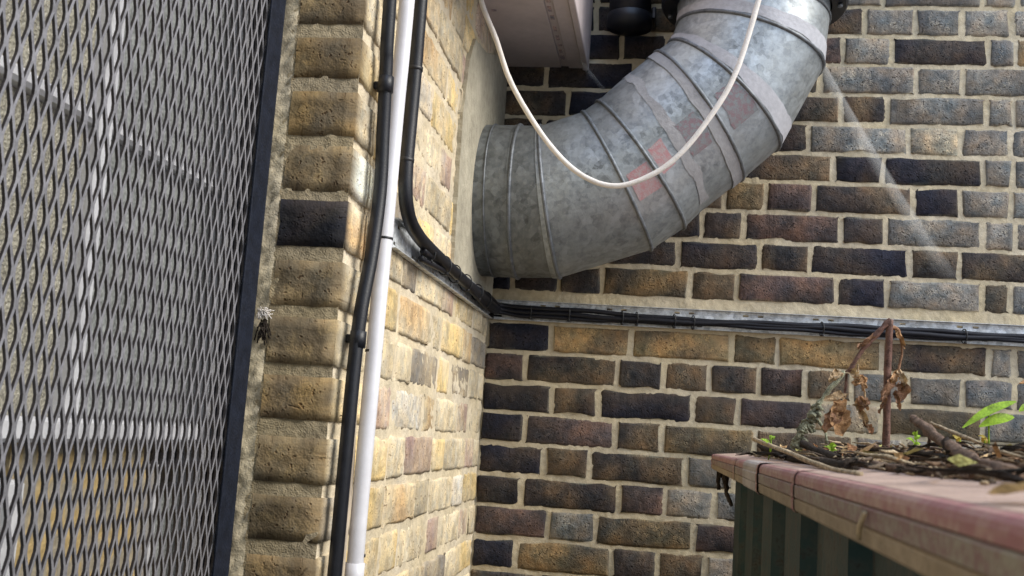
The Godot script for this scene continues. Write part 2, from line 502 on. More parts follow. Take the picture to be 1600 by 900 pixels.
# ordinary brickwork outside the part that shows large: one joined piece
func plain_bricks(O: Vector3, U: Vector3, V: Vector3, N: Vector3, u0: float, u1: float, first: int, last: int, y_of: Callable, tones_of: String, stock: bool, skip: Callable) -> ArrayMesh:
	var st := mb()
	for k in range(first, last + 1):
		var y: Vector2 = y_of.call(k)
		var u := u0 + (0.0 if k % 2 else -0.06)
		var s := k % 2
		while u < u1:
			var w := 0.215 if s % 2 else 0.1025
			var a := maxf(u, u0)
			var b := minf(u + w, u1)
			if b - a > 0.03 and not skip.call((a + b) / 2.0, (y.x + y.y) / 2.0):
				brick_face(st, O, U, V, N, a, b, y.x, y.y, rng.randf_range(-0.001, 0.002), tones(tones_of[rng.randi() % tones_of.length()], stock), Color(0.8, 0.75, 0.6))
			u += w + 0.011
			s += 1
	return done(st)

func back_wall() -> void:
	var O := Vector3.ZERO
	var U := Vector3.RIGHT
	var V := Vector3.UP
	var N := Vector3.BACK
	var w := thing("back_brick_wall", "dark sooty brick wall in pale mortar behind the duct and the cable tray", "wall")
	var y_of := func(k: int) -> Vector2:
		var y := 0.01299 + (20 - k) * 0.07482
		return Vector2(y + 0.0044, y + 0.07482 - 0.0046)
	put("mortar", mortar_sheet(O, U, V, N, -0.02, 1.5, -0.1, 1.56, 0.0075, -0.0029, 0.0019), M.mortar, w)
	put("mortar", box(Vector3(-0.3, -1.25, -0.22), Vector3(4.0, 3.0, -0.0085), 0.001), M.far_mortar, w)
	# joints that show in each course, counted down from the top, and the tone of each brick from the corner on
	var joints := {
		1: [0.927, 1.161, 1.243], 2: [0.886, 1.004, 1.114], 3: [0.292, 0.835, 0.951, 1.175, 1.236], 4: [0.106, 0.329, 0.783, 1.009, 1.116],
		5: [0.164, 0.834, 0.943, 1.172, 1.234], 6: [0.107, 0.76, 0.992, 1.113], 7: [0.819, 0.937, 1.165, 1.233], 8: [0.663, 0.775, 1.006, 1.114],
		9: [0.511, 0.612, 0.841, 0.944, 1.166, 1.236], 10: [0.458, 0.653, 0.77, 1.001, 1.114], 11: [0.052, 0.17, 0.276, 0.488, 0.601, 0.834, 0.949, 1.165, 1.228],
		13: [0.158, 0.355, 0.595, 0.702, 0.941, 1.181, 1.236], 14: [0.1, 0.326, 0.437, 0.546, 0.66, 0.771, 0.876, 1.003, 1.124], 15: [0.17, 0.284, 0.509, 0.615, 0.788, 0.943],
		16: [0.107, 0.33, 0.441, 0.658], 17: [0.161, 0.271, 0.5], 18: [0.111, 0.345, 0.454], 19: [0.179, 0.293, 0.522, 0.629], 20: [0.107, 0.334, 0.442]}
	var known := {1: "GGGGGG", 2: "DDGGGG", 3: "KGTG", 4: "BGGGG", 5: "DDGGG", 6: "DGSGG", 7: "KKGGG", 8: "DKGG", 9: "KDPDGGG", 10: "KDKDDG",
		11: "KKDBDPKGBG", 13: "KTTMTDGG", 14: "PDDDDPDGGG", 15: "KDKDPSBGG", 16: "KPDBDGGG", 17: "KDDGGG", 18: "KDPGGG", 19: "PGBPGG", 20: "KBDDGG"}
	var count := 0
	for k in range(-1, 22):
		var y: Vector2 = y_of.call(k)
		var js: Array = joints.get(k, [0.1 + 0.065 * (absi(k) % 2)]).duplicate()
		# fill the gaps in the list (what the duct or the shed hides) with alternating headers and stretchers
		var full := [0.0]
		for j in js:
			while j - full[-1] > 0.26:
				var step := 0.225 if full.size() % 2 else 0.113
				if j - full[-1] - step < 0.08: break
				full.append(full[-1] + step)
			full.append(j)
		while full[-1] < 1.45: full.append(minf(full[-1] + (0.225 if full.size() % 2 else 0.113), 1.46))
		var tn: String = known.get(k, "")
		var skip := full.size() - 1 - tn.length() if k < 11 else 0
		for i in full.size() - 1:
			var a: float = full[i] + (0.0005 if i == 0 else 0.0051)
			var b: float = full[i + 1] - 0.0051
			if b - a < 0.025: continue
			var ch := ""
			if i - skip >= 0 and i - skip < tn.length(): ch = tn[i - skip]
			else:
				var x: float = (a + b) / 2.0
				var pool := "KKDKDQ" if x < 0.45 else ("KDDPDB" if x < 0.75 else ("DGGBGG" if x < 1.0 else "GGGSGG"))  # darker towards the corner: soot, plus shade put into the tones
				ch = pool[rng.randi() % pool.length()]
			var st := mb()
			if k == 12: y.y = 0.655
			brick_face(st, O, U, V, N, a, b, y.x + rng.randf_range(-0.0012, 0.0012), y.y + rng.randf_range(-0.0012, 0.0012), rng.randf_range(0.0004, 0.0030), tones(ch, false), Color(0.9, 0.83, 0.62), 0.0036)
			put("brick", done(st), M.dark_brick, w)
			count += 1
	var rest := put("brickwork", plain_bricks(O, U, V, N, 0.0, 3.9, -19, 36, y_of, "DGKGPDB", false, func(u, v): return u < 1.47 and v > y_of.call(21).x and v < y_of.call(-1).y), M.dark_brick, w)
	rest.set_meta("kind", "stuff")

func return_wall() -> void:
	# the return (x = 0) and the pier end (z = 1.215) of the lighter brick pier
	var w := thing("brick_pier", "yellow stock brick pier whose side runs back to the corner, its end face darker", "wall", Vector3(0, 0, 1.0))
	var y_of := func(n: int) -> Vector2:
		var y := BASE - 0.079 * n
		return Vector2(y + 0.0062, y + 0.079 - 0.0062)
	put("mortar", mortar_sheet(Vector3.ZERO, Vector3.BACK, Vector3.UP, Vector3.RIGHT, 0.002, 1.2125, -0.05, 1.56, 0.0085, -0.0023, 0.0018), M.pale_mortar, w)
	put("mortar", mortar_sheet(Vector3(0, 0, 1.215), Vector3.RIGHT, Vector3.UP, Vector3.BACK, -0.104, 0.0008, 0.0, 1.3, 0.0075, -0.0009, 0.0013), M.dark_mortar, w)
	put("mortar", box(Vector3(-0.45, -1.25, -0.02), Vector3(-0.008, 3.0, 1.2055), 0.001), M.pale_mortar, w)
	# courses of the return wall read from the pier edge (z = 1.2) to the corner
	var rows := {4: "YLOLRLL", 5: "LYOYLRLL", 6: "YLWYRLOL", 7: "LYLROYYL", 8: "YYRLYSLL", 9: "LSYLOYSL", 10: "YLSLRYLL", 11: "LYOLYOSL", 12: "YLLSYSLL",
		13: "LRWOLRLL", 14: "YYLVYLRL", 15: "LYOLLWYL", 16: "LYYLVLRL", 17: "YWYLSLYL", 18: "LLYOSYLL", 19: "VLYLRYLL"}
	var cut := {16: [1.2, 1.13, 0.906, 0.717, 0.607, 0.38, 0.31, 0.165, 0.02], 17: [1.2, 0.985, 0.872, 0.745, 0.535, 0.415, 0.215, 0.12, 0.005]}
	for n in range(1, 20):
		var y: Vector2 = y_of.call(n)
		var row: String = rows.get(n, "YLOLYRLL")
		var zs: Array = []
		# the corner brick: its end shows on the pier face, its side on the return
		var quoin := 0.215 if n % 2 else 0.1025
		if cut.has(n - 2) : zs = []
		var z := 1.215 - quoin - 0.011
		var s := n % 2
		var i := 1
		while z > 0.06:
			var L := (0.1025 if s % 2 else 0.215) + rng.randf_range(-0.006, 0.006)
			var a := maxf(z - L, 0.004)
			var st := mb()
			brick_face(st, Vector3.ZERO, Vector3.BACK, Vector3.UP, Vector3.RIGHT, a, z, y.x + rng.randf_range(-0.002, 0.002), y.y + rng.randf_range(-0.002, 0.002), rng.randf_range(-0.002, 0.0022), tones(row[mini(i, row.length() - 1)], true), Color(1.0, 0.92, 0.72), 0.0016)
			put("brick", done(st), M.stock_brick, w)
			z = a - 0.012
			s += 1
			i += 1
		quoin_brick(w, n, y, quoin)
	var st2 := plain_bricks(Vector3.ZERO, Vector3.BACK, Vector3.UP, Vector3.RIGHT, 0.0, 1.2, 20, 32, y_of, "YLOLSYR", true, func(_u, _v): return false)
	put("brickwork", st2, M.stock_brick, w).set_meta("kind", "stuff")
	# smooth cement round the duct, its left edge cut straight
	var st := mb(-1)
	var O := Vector3(0.0, 0, 0)
	var edge := [Vector2(0.505, 0.665), Vector2(0.515, 0.76), Vector2(0.522, 0.88), Vector2(0.528, 0.98), Vector2(0.50, 1.10), Vector2(0.455, 1.165), Vector2(0.32, 1.185), Vector2(0.17, 1.235), Vector2(0.012, 1.25), Vector2(0.012, 0.665)]
	var poly := PackedVector2Array()
	for i in edge.size():
		var a: Vector2 = edge[i]
		var b: Vector2 = edge[(i + 1) % edge.size()]
		for k in 8:
			var q := a.lerp(b, k / 8.0)
			if q.x > 0.05 and q.y > 0.68: q += Vector2(wob.get_noise_2d(q.y * 400, 3.0), wob.get_noise_2d(q.x * 400, 8.0)) * 0.003
			poly.append(q)
	var ids := Geometry2D.triangulate_polygon(poly)
	for t in range(0, ids.size(), 3):
		var q := []
		for k in 3:
			var p: Vector2 = poly[ids[t + k]]
			q.append(Vector3(0.0075, p.y, p.x))
		tri(st, q[0], q[1], q[2], Vector3.RIGHT)
	for i in poly.size():
		var a := poly[i]
		var b := poly[(i + 1) % poly.size()]
		quad(st, Vector3(0.0075, a.y, a.x), Vector3(0.0075, b.y, b.x), Vector3(-0.006, b.y, b.x), Vector3(-0.006, a.y, a.x), Vector3(0, a.y + b.y - 1.8, a.x + b.x - 0.5))
	var pan := put("cement_render", done(st), M.cement, w)
	pan.set_meta("label", "smooth grey cement patch round the end of the duct")
	# ragged mortar fillet where the grille frame meets the pier
	var f := mortar_sheet(Vector3(0, 0, 1.2150), Vector3.RIGHT, Vector3.UP, Vector3.BACK, -0.120, -0.096, -0.05, 1.4, 0.006, 0.0008, 0.0045)
	put("mortar_fillet", f, M.mortar, w)

func quoin_brick(w: Node, n: int, y: Vector2, along: float) -> void:
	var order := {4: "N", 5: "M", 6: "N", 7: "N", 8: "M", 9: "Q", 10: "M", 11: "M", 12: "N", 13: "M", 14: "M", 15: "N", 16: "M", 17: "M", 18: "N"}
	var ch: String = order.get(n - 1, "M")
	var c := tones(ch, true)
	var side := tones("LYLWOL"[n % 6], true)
	var lo := Vector3(-0.094, y.x + 0.002 + rng.randf_range(-0.004, 0.004), 1.215 - along)
	var hi := Vector3(rng.randf_range(0.0004, 0.0018), y.y - 0.002 + rng.randf_range(-0.004, 0.004), 1.2162 + rng.randf_range(-0.0006, 0.0006))
	var nx := 5
	var ny := 4
	var nzc := 4
	var st := mb()
	var at := func(i: int, j: int, k: int) -> Vector3:
		var t := Vector3(float(i) / nx, float(j) / ny, float(k) / nzc)
		# pull the outer rows close to the edge, then knock the edge back
		var q := Vector3(lerpf(lo.x, hi.x, t.x), lerpf(lo.y, hi.y, t.y), lerpf(lo.z, hi.z, t.z))
		var e := int(i == 0 or i == nx) + int(j == 0 or j == ny) + int(k == 0 or k == nzc)
		if e >= 2: q = q.move_toward((lo + hi) / 2.0, 0.0007 + 0.0016 * wob.get_noise_3dv(q * 800.0))
		q += Vector3(wob.get_noise_3dv(q * 500.0), wob.get_noise_3dv(q * 500.0 + Vector3(50, 0, 0)), wob.get_noise_3dv(q * 500.0 + Vector3(0, 90, 0))) * 0.0009
		return q
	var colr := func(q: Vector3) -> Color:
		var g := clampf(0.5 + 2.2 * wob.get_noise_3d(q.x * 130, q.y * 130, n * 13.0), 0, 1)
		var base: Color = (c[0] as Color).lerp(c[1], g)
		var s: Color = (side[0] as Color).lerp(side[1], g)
		return base.lerp(s, ss(0.006, 0.018, 1.215 - q.z))  # end face takes the darker tones, the side the paler ones
	for j in ny:
		for i in nx:
			var q := [at.call(i, j, nzc), at.call(i + 1, j, nzc), at.call(i + 1, j + 1, nzc), at.call(i, j + 1, nzc)]
			var k := [colr.call(q[0]), colr.call(q[1]), colr.call(q[2]), colr.call(q[3])]
			ctri(st, [q[0], q[1], q[2]], [k[0], k[1], k[2]], Vector3.BACK)
			ctri(st, [q[0], q[2], q[3]], [k[0], k[2], k[3]], Vector3.BACK)
		for m in nzc:
			var q := [at.call(nx, j, m), at.call(nx, j, m + 1), at.call(nx, j + 1, m + 1), at.call(nx, j + 1, m)]
			var k := [colr.call(q[0]), colr.call(q[1]), colr.call(q[2]), colr.call(q[3])]
			ctri(st, [q[0], q[1], q[2]], [k[0], k[1], k[2]], Vector3.RIGHT)
			ctri(st, [q[0], q[2], q[3]], [k[0], k[2], k[3]], Vector3.RIGHT)
	for jj in [0, ny]:
		for i in nx:
			for m in nzc:
				var q := [at.call(i, jj, m), at.call(i + 1, jj, m), at.call(i + 1, jj, m + 1), at.call(i, jj, m + 1)]
				var k := [colr.call(q[0]), colr.call(q[1]), colr.call(q[2]), colr.call(q[3])]
				var out := Vector3.DOWN if jj == 0 else Vector3.UP
				ctri(st, [q[0], q[1], q[2]], [k[0], k[1], k[2]], out)
				ctri(st, [q[0], q[2], q[3]], [k[0], k[2], k[3]], out)
	put("brick", done(st), M.stock_brick, w)

# ---------------------------------------------------------------- window and grille
func window_side() -> void:
	var w := thing("white_framed_window", "white framed window with tan obscured panes behind the steel mesh", "window", Vector3(-0.18, -0.2, 1.6))
	var F := -0.16
	var bar := func(called: String, y0: float, y1: float, z0: float, z1: float, x1 := -0.155, x0 := -0.205) -> void:
		put(called, box(Vector3(x0, y0, z0), Vector3(x1, y1, z1), 0.004), M.frame_white, w)
	bar.call("window_frame", -0.6, 1.5, 1.207, 1.243)          # stile by the pier
	bar.call("window_frame", -0.6, 1.5, 2.30, 2.36)
	bar.call("window_frame", 1.5, 1.56, 1.207, 2.36)
	bar.call("window_frame", -0.66, -0.6, 1.207, 2.36)
	bar.call("glazing_bar", 0.322, 1.5, 1.553, 1.577, -0.158)
	bar.call("glazing_bar", 0.322, 1.5, 1.93, 1.954, -0.158)
	bar.call("glazing_bar", 0.629, 0.645, 1.243, 2.3, -0.162)
	bar.call("glazing_bar", 1.06, 1.08, 1.243, 2.3, -0.162)
	bar.call("window_sill", 0.298, 0.322, 1.243, 2.3, -0.145)
	bar.call("glazing_bar", -0.6, 0.262, 1.632, 1.656, -0.158)
	bar.call("glazing_bar", -0.6, 0.27, 1.338, 1.347, -0.165)
	var pane := func(mat: String, y0: float, y1: float, z0: float, z1: float, x := -0.178) -> void:
		put("pane", box(Vector3(x - 0.006, y0, z0), Vector3(x, y1, z1), 0.001), M[mat], w)
	pane.call("glass_grey", 0.645, 1.06, 1.243, 1.553)
	pane.call("glass_tan", 0.645, 1.06, 1.577, 1.93)
	pane.call("glass_tan", 0.322, 0.629, 1.577, 1.93)
	pane.call("glass_grey", 0.322, 0.629, 1.243, 1.553)
	pane.call("glass_grey", 1.08, 1.5, 1.243, 1.553)
	pane.call("glass_tan", 1.08, 1.5, 1.577, 1.93)
	pane.call("glass_tan", 0.322, 1.5, 1.954, 2.3)
	pane.call("glass_gold", -0.6, 0.298, 1.347, 1.632)
	pane.call("glass_grey", -0.6, 0.298, 1.656, 2.3)
	pane.call("glass_grey", -0.6, 0.235, 1.243, 1.338)
	put("gap", box(Vector3(-0.205, 0.237, 1.243), Vector3(-0.190, 0.298, 1.338), 0.001), M.glass_dark, w)
	put("reveal", box(Vector3(-0.24, -0.66, 1.207), Vector3(-0.21, 1.56, 2.36), 0.001), M.glass_dark, w)
	# the wall round the window, seen only from further round
	var o := thing("window_wall", "brick wall round the meshed window, beyond the left edge of the view", "wall", Vector3(-0.2, 0, 2.8))
	put("masonry", box(Vector3(-0.4, -1.25, 2.36), Vector3(-0.12, 3.0, 5.0), 0.002), M.far_mortar, o)
	put("masonry", box(Vector3(-0.4, 1.56, 1.21), Vector3(-0.12, 3.0, 2.357), 0.002), M.far_mortar, o)
	put("masonry", box(Vector3(-0.4, -1.25, 1.21), Vector3(-0.12, -0.66, 2.357), 0.002), M.far_mortar, o)
	# expanded steel in an angle frame
	var g := thing("window_grille", "dark expanded metal mesh screen in a navy steel frame over the window", "security grille", Vector3(-0.108, -0.4, 1.7))
	var sw := 0.0200
	var lw := 0.0530
	var wd := 0.0031
	var tk := 0.0034
	var th := deg_to_rad(-8.0)
	var face := Color(1, 1, 1)          # dusty face; shade of the slit edges is put into their vertex colour
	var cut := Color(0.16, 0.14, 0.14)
	var uu := Vector3(sin(th), 0, cos(th))
	var nn := Vector3(cos(th), 0, -sin(th))
	var st := mb(-1)
	var cols := int((2.26 - 1.262) / (sw / 2.0))
	for j in cols:
		var zc := 1.262 + j * sw / 2.0
		var prev := []
		var nb := int(1.75 / (lw / 2.0))
		for n in nb:
			var s := 1.0 if (n + j) % 2 == 0 else -1.0
			for e in [-0.0035, 0.0035]:
				var c := Vector3(-0.1125, -0.35 + n * lw / 2.0 + e, zc + s * (sw / 4.0 - wd * 0.49))
				var ring := [c + uu * wd / 2 + nn * tk / 2, c + uu * wd / 2 - nn * tk / 2, c - uu * wd / 2 - nn * tk / 2, c - uu * wd / 2 + nn * tk / 2]
				if prev.size():
					for k in 4:
						var k2 := (k + 1) % 4
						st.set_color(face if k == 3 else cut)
						quad(st, prev[k], prev[k2], ring[k2], ring[k], [uu, -nn, -uu, nn][k])
				prev = ring
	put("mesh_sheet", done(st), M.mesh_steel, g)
	for b in [[-0.4, 1.45, 1.2445, 1.2485, -0.150, -0.1035], [-0.4, 1.45, 1.2485, 1.292, -0.1068, -0.1035], [-0.4, 1.45, 2.25, 2.295, -0.1068, -0.1035]]:
		put("frame_bar", box(Vector3(b[4], b[0], b[2]), Vector3(b[5], b[1], b[3]), 0.0012), M.frame_steel, g)
	for y in [-0.4, 1.405]:
		put("frame_bar", box(Vector3(-0.1068, y, 1.292), Vector3(-0.1035, y + 0.045, 2.25), 0.0012), M.frame_steel, g)
	# a dusty tuft of old web caught on the frame
	var tf := thing("cobweb_tuft", "small white tuft of cobweb and dirt caught beside the grille frame", "cobweb", Vector3(-0.098, 0.46, 1.224))
	var ts := mb()
	for k in 60:
		var a := Vector3(-0.100 + rng.randf_range(-0.006, 0.004), 0.477 + rng.randf_range(-0.004, 0.003), 1.225)
		var b := a + Vector3(rng.randf_range(-0.004, 0.013), rng.randf_range(-0.009, 0.004), rng.randf_range(0, 0.006))
		tube(ts, smooth([a, (a + b) / 2 + Vector3(0, rng.randf_range(-0.002, 0.004), 0.003), b], 3), 0.0006, 4)
	put("web", done(ts), M.tuft, tf)
	var td := mb()
	for k in 34:
		var a := Vector3(-0.100 + rng.randf_range(-0.004, 0.006), 0.462 + rng.randf_range(-0.004, 0.008), 1.2235)
		var b := a + Vector3(rng.randf_range(-0.006, 0.010), rng.randf_range(-0.03, -0.004), rng.randf_range(0, 0.005))
		tube(td, [a, (a + b) / 2 + Vector3(rng.randf_range(-0.003, 0.003), 0, 0.002), b], 0.0010, 4)
	put("dirt", done(td), M.bark_dark, tf)

# ---------------------------------------------------------------- duct
const DZ := 0.192
const DR := 0.1765
var RINGS := []

func ring_at(s: float, a: float, grow := 0.0) -> Vector3:
	var i := clampi(int(floor(s)), 0, RINGS.size() - 2)
	var f := s - i
	var T: Vector2 = (RINGS[i][0] as Vector2).lerp(RINGS[i + 1][0], f)
	var B: Vector2 = (RINGS[i][1] as Vector2).lerp(RINGS[i + 1][1], f)
	var c := (T + B) / 2.0
	var h := (T - B) / 2.0
	h *= (1.0 + grow / h.length())
	return Vector3(c.x + cos(a) * h.x, c.y + cos(a) * h.y, DZ + sin(a) * (DR + grow))

func loft(s0: float, s1: float, grow0: float, grow1: float, seg := 72, steps := 2, ragged := 0.0, a0 := 0.0, a1 := TAU, sd := 0.0) -> ArrayMesh:
	var st := mb()
	var f := func(j: int, i: int) -> Vector3:
		var a := lerpf(a0, a1, float(i) / seg)
		var lo := s0 + ragged * (wob.get_noise_2d(a * 24.0, sd) + 0.25 * wob.get_noise_2d(a * 130.0, sd))
		var hi := s1 + ragged * (wob.get_noise_2d(a * 24.0, sd + 40.0) + 0.25 * wob.get_noise_2d(a * 130.0, sd + 40.0))
		var t := float(j) / steps
		return ring_at(clampf(lerpf(lo, hi, t), 0.0, RINGS.size() - 1.001), a, lerpf(grow0, grow1, t))
	for j in steps:
		for i in seg:
			var p0: Vector3 = f.call(j, i)
			var p1: Vector3 = f.call(j, i + 1)
			var p2: Vector3 = f.call(j + 1, i + 1)
			var p3: Vector3 = f.call(j + 1, i)
			var c := (ring_at(lerpf(s0, s1, (j + 0.5) / steps), 0.0) + ring_at(lerpf(s0, s1, (j + 0.5) / steps), PI)) / 2.0
			quad(st, p0, p1, p2, p3, (p0 + p2) / 2.0 - c)
	return done(st)

func ring_bead(s: float, r: float, grow := 0.0) -> ArrayMesh:
	var pts := []
	for i in 72: pts.append(ring_at(minf(s, RINGS.size() - 1.001), TAU * i / 72, grow))
	return tubem(pts, r, 8, true)

func duct() -> void:
	# top and bottom points (x, y) of each seam on the plane through the duct's axis
	RINGS = [[Vector2(0.002, 1.047), Vector2(0.002, 0.694)], [Vector2(0.026, 1.047), Vector2(0.036, 0.694)], [Vector2(0.084, 1.047), Vector2(0.090, 0.694)], [Vector2(0.129, 1.047), Vector2(0.189, 0.699)],
		[Vector2(0.221, 1.081), Vector2(0.396, 0.774)], [Vector2(0.253, 1.106), Vector2(0.468, 0.827)], [Vector2(0.308, 1.161), Vector2(0.505, 0.868)], [Vector2(0.380, 1.226), Vector2(0.594, 0.945)],
		[Vector2(0.412, 1.252), Vector2(0.672, 1.020)], [Vector2(0.430, 1.302), Vector2(0.762, 1.205)], [Vector2(0.428, 1.350), Vector2(0.773, 1.318)], [Vector2(0.427, 1.60), Vector2(0.778, 1.60)]]
	var d := thing("ventilation_duct", "fat galvanised steel duct elbow turning up from the left wall", "duct", Vector3(0.3, 0.7, DZ))
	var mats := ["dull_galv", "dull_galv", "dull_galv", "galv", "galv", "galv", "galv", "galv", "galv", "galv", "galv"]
	for i in 11:
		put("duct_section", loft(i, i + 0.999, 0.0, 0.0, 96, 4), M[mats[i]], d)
	for s in [1, 2, 3, 4, 5, 7, 8, 9]:
		put("seam", ring_bead(s, 0.0042 if s != 1 else 0.002, 0.001), M.bead, d)
		if s > 1: put("seam_lip", loft(s - 0.16 if s < 4 else s + 0.03, s - 0.03 if s < 4 else s + 0.14, 0.0016, 0.0016, 72, 1), M[mats[mini(s, 10)]], d)
	put("seam", ring_bead(10, 0.003, 0.001), M.bead, d)
	put("tape_band", loft(8.04, 8.24, 0.0028, 0.0022, 96, 2, 0.025, 0, TAU, 3.0), M.tape, d)
	put("tape_band", loft(9.05, 9.38, 0.0028, 0.0022, 96, 2, 0.03, 0, TAU, 13.0), M.tape, d)
	put("tape_band", loft(6.74, 6.97, 0.0028, 0.0020, 96, 2, 0.03, 0, TAU, 23.0), M.mastic, d)
	put("mastic_smear", loft(5.98, 6.2, 0.0012, 0.0006, 96, 2, 0.07, 0.15, 2.9, 33.0), M.mastic, d)
	put("pink_patch", loft(4.16, 4.9, 0.0010, 0.0010, 16, 2, 0.03, 1.80, 2.17, 43.0), M.red_patch, d)  # small pink patches laid on the metal
	put("pink_patch", loft(5.12, 5.72, 0.0010, 0.0010, 16, 2, 0.03, 1.70, 2.06, 53.0), M.red_patch, d)
	put("pink_patch", loft(7.2, 7.9, 0.0010, 0.0010, 16, 2, 0.06, 1.70, 2.2, 73.0), M.pink_reflection, d)  # this and the next: painted reflection of the maroon roof
	put("pink_patch", loft(6.22, 6.7, 0.0010, 0.0010, 16, 2, 0.06, 1.70, 2.15, 63.0), M.pink_reflection, d)
	# black flange under the fan above
	var st := mb(-1)
	var prof := [[0.176, 1.345], [0.206, 1.345], [0.211, 1.352], [0.211, 1.392], [0.200, 1.40], [0.200, 1.70]]
	for i in prof.size() - 1:
		for k in 64:
			var a := TAU * k / 64
			var b := TAU * (k + 1) / 64
			var f := func(p, an) -> Vector3: return Vector3(0.602 + p[0] * cos(an), p[1], DZ + p[0] * sin(an))
			var out := Vector3(cos(a), 0, sin(a)) if i > 0 else Vector3.DOWN
			quad(st, f.call(prof[i], a), f.call(prof[i], b), f.call(prof[i + 1], b), f.call(prof[i + 1], a), out)
	put("flange", done(st), M.black_pvc, d)
	for k in 10:
		var a := TAU * (k + 0.3) / 10
		var c := Vector3(0.602 + 0.193 * cos(a), 1.3445, DZ + 0.193 * sin(a))
		put("bolt", tubem([c, c - Vector3(0, 0.007, 0)], 0.006, 6), M.bead, d)

# ---------------------------------------------------------------- things on the walls
func wall_things() -> void:
	var b := thing("boxed_housing", "pale painted board box fixed over the duct, seen from below", "housing", Vector3(0.1, 1.265, 0.3))  # carried forward out of view to block sky light over the corner
	put("bottom_board", box(Vector3(0.004, 1.265, 0.004), Vector3(0.143, 1.277, 1.15), 0.0015), M.board, b)
	put("worn_strip", box(Vector3(0.1435, 1.2685, 0.004), Vector3(0.1615, 1.277, 1.15), 0.001), M.board, b)
	put("edge_board", box(Vector3(0.162, 1.2635, 0.004), Vector3(0.197, 1.277, 1.15), 0.0015), M.board, b)
	put("corner_trim", box(Vector3(0.1975, 1.258, 0.004), Vector3(0.213, 1.75, 1.15), 0.002), M.board, b)
	put("side_board", box(Vector3(0.004, 1.2775, 1.142), Vector3(0.197, 1.75, 1.15), 0.002), M.board, b)
	put("side_board", box(Vector3(0.004, 1.2775, 0.004), Vector3(0.012, 1.75, 1.1415), 0.002), M.board, b)
	for q in [[0.405, 0.43], [0.355, 0.385], [0.31, 0.335], [0.24, 0.27], [0.185, 0.215], [0.145, 0.16], [0.10, 0.125], [0.055, 0.085], [0.46, 0.5]]:
		var z0: float = q[0]
		var z1: float = q[1]
		put("paint_flake", box(Vector3(0.1455 + rng.randf_range(0, 0.003), 1.2676, z0), Vector3(0.1585 - rng.randf_range(0, 0.004), 1.269, z1), 0.0004), M.worn, b)
	put("paint_flake", box(Vector3(0.02, 1.2640, 0.362), Vector3(0.032, 1.2652, 0.374), 0.0004), M.worn, b)

	var p := thing("soil_pipe", "black plastic waste pipe end above the wall beside the box", "pipe", Vector3(0.312, 1.31, 0.07))
	put("pipe", tubem([Vector3(0.312, 1.352, 0.066), Vector3(0.312, 1.9, 0.066)], 0.052, 40), M.black_pvc, p)
	put("socket", tubem([Vector3(0.312, 1.348, 0.066), Vector3(0.312, 1.378, 0.066), Vector3(0.312, 1.380, 0.066)], [0.0565, 0.0565, 0.053], 40), M.black_pvc, p)
	put("bracket", box(Vector3(0.366, 1.37, 0.0), Vector3(0.376, 1.40, 0.075), 0.002), M.black_pvc, p)

	var c := tubem(smooth([Vector3(0.0, 1.50, 0.56), Vector3(0.015, 1.30, 0.55), Vector3(0.030, 1.215, 0.55), Vector3(0.069, 1.126, 0.55), Vector3(0.108, 1.032, 0.55), Vector3(0.18, 0.924, 0.55), Vector3(0.248, 0.857, 0.55), Vector3(0.319, 0.830, 0.55),
		Vector3(0.386, 0.849, 0.55), Vector3(0.446, 0.895, 0.55), Vector3(0.504, 0.975, 0.55), Vector3(0.55, 1.067, 0.55), Vector3(0.588, 1.215, 0.55), Vector3(0.615, 1.36, 0.55), Vector3(0.63, 1.55, 0.55)], 8), 0.0054, 12, false, 0.06)
	tag(put("hanging_cable", c, M.rope), "loose white cable hanging in a loop across the front of the duct", "cable")

	# white conduit, thin cream cable and the two black conduits on the return wall
	var w := thing("white_conduit", "white plastic conduit running straight up the brick pier", "conduit", Vector3(0.028, -0.2, 1.11))
	put("pipe", tubem(smooth([Vector3(0.028, -0.3, 1.119), Vector3(0.028, 0.14, 1.122), Vector3(0.029, 0.35, 1.122), Vector3(0.028, 0.61, 1.112), Vector3(0.027, 0.80, 1.103), Vector3(0.028, 0.975, 1.099), Vector3(0.028, 1.5, 1.09)], 6), 0.0118, 20), M.white_pvc, w)
	for y in [0.155, 0.44, 0.605]:
		put("tie", ring_band(Vector3(0.028, y, 1.118 if y < 0.5 else 1.112), 0.0126, 0.0035), M.tie, w)
	put("coupler", tubem([Vector3(0.028, 0.105, 1.121), Vector3(0.028, 0.145, 1.121)], 0.0135, 20), M.white_pvc, w)
	var cp := []
	for i in 40:
		var y := -0.3 + i * 0.045
		cp.append(Vector3(0.012 + 0.003 * sin(y * 9.0), y, 1.135 - 0.012 * ss(0.1, 0.9, y) + 0.003 * sin(y * 17.0) + 0.002 * sin(y * 41.0)))
	tag(put("cream_cable", tubem(smooth(cp, 3), 0.0035, 8), M.cream_cable), "thin wavy cream cable squeezed between the white and black conduits", "cable")

	var l := thing("black_conduit", "black conduit nearest the edge of the brick pier, left of the white one", "conduit", Vector3(0.02, -0.2, 1.18))
	put("pipe", tubem(smooth([Vector3(0.021, -0.3, 1.20), Vector3(0.02, 0.139, 1.188), Vector3(0.02, 0.30, 1.185), Vector3(0.02, 0.424, 1.181), Vector3(0.021, 0.495, 1.174), Vector3(0.024, 0.57, 1.158), Vector3(0.024, 0.667, 1.142), Vector3(0.021, 0.761, 1.143), Vector3(0.02, 0.853, 1.152), Vector3(0.02, 0.945, 1.162), Vector3(0.02, 1.5, 1.19)], 6), 0.0098, 18), M.black_pvc, l)
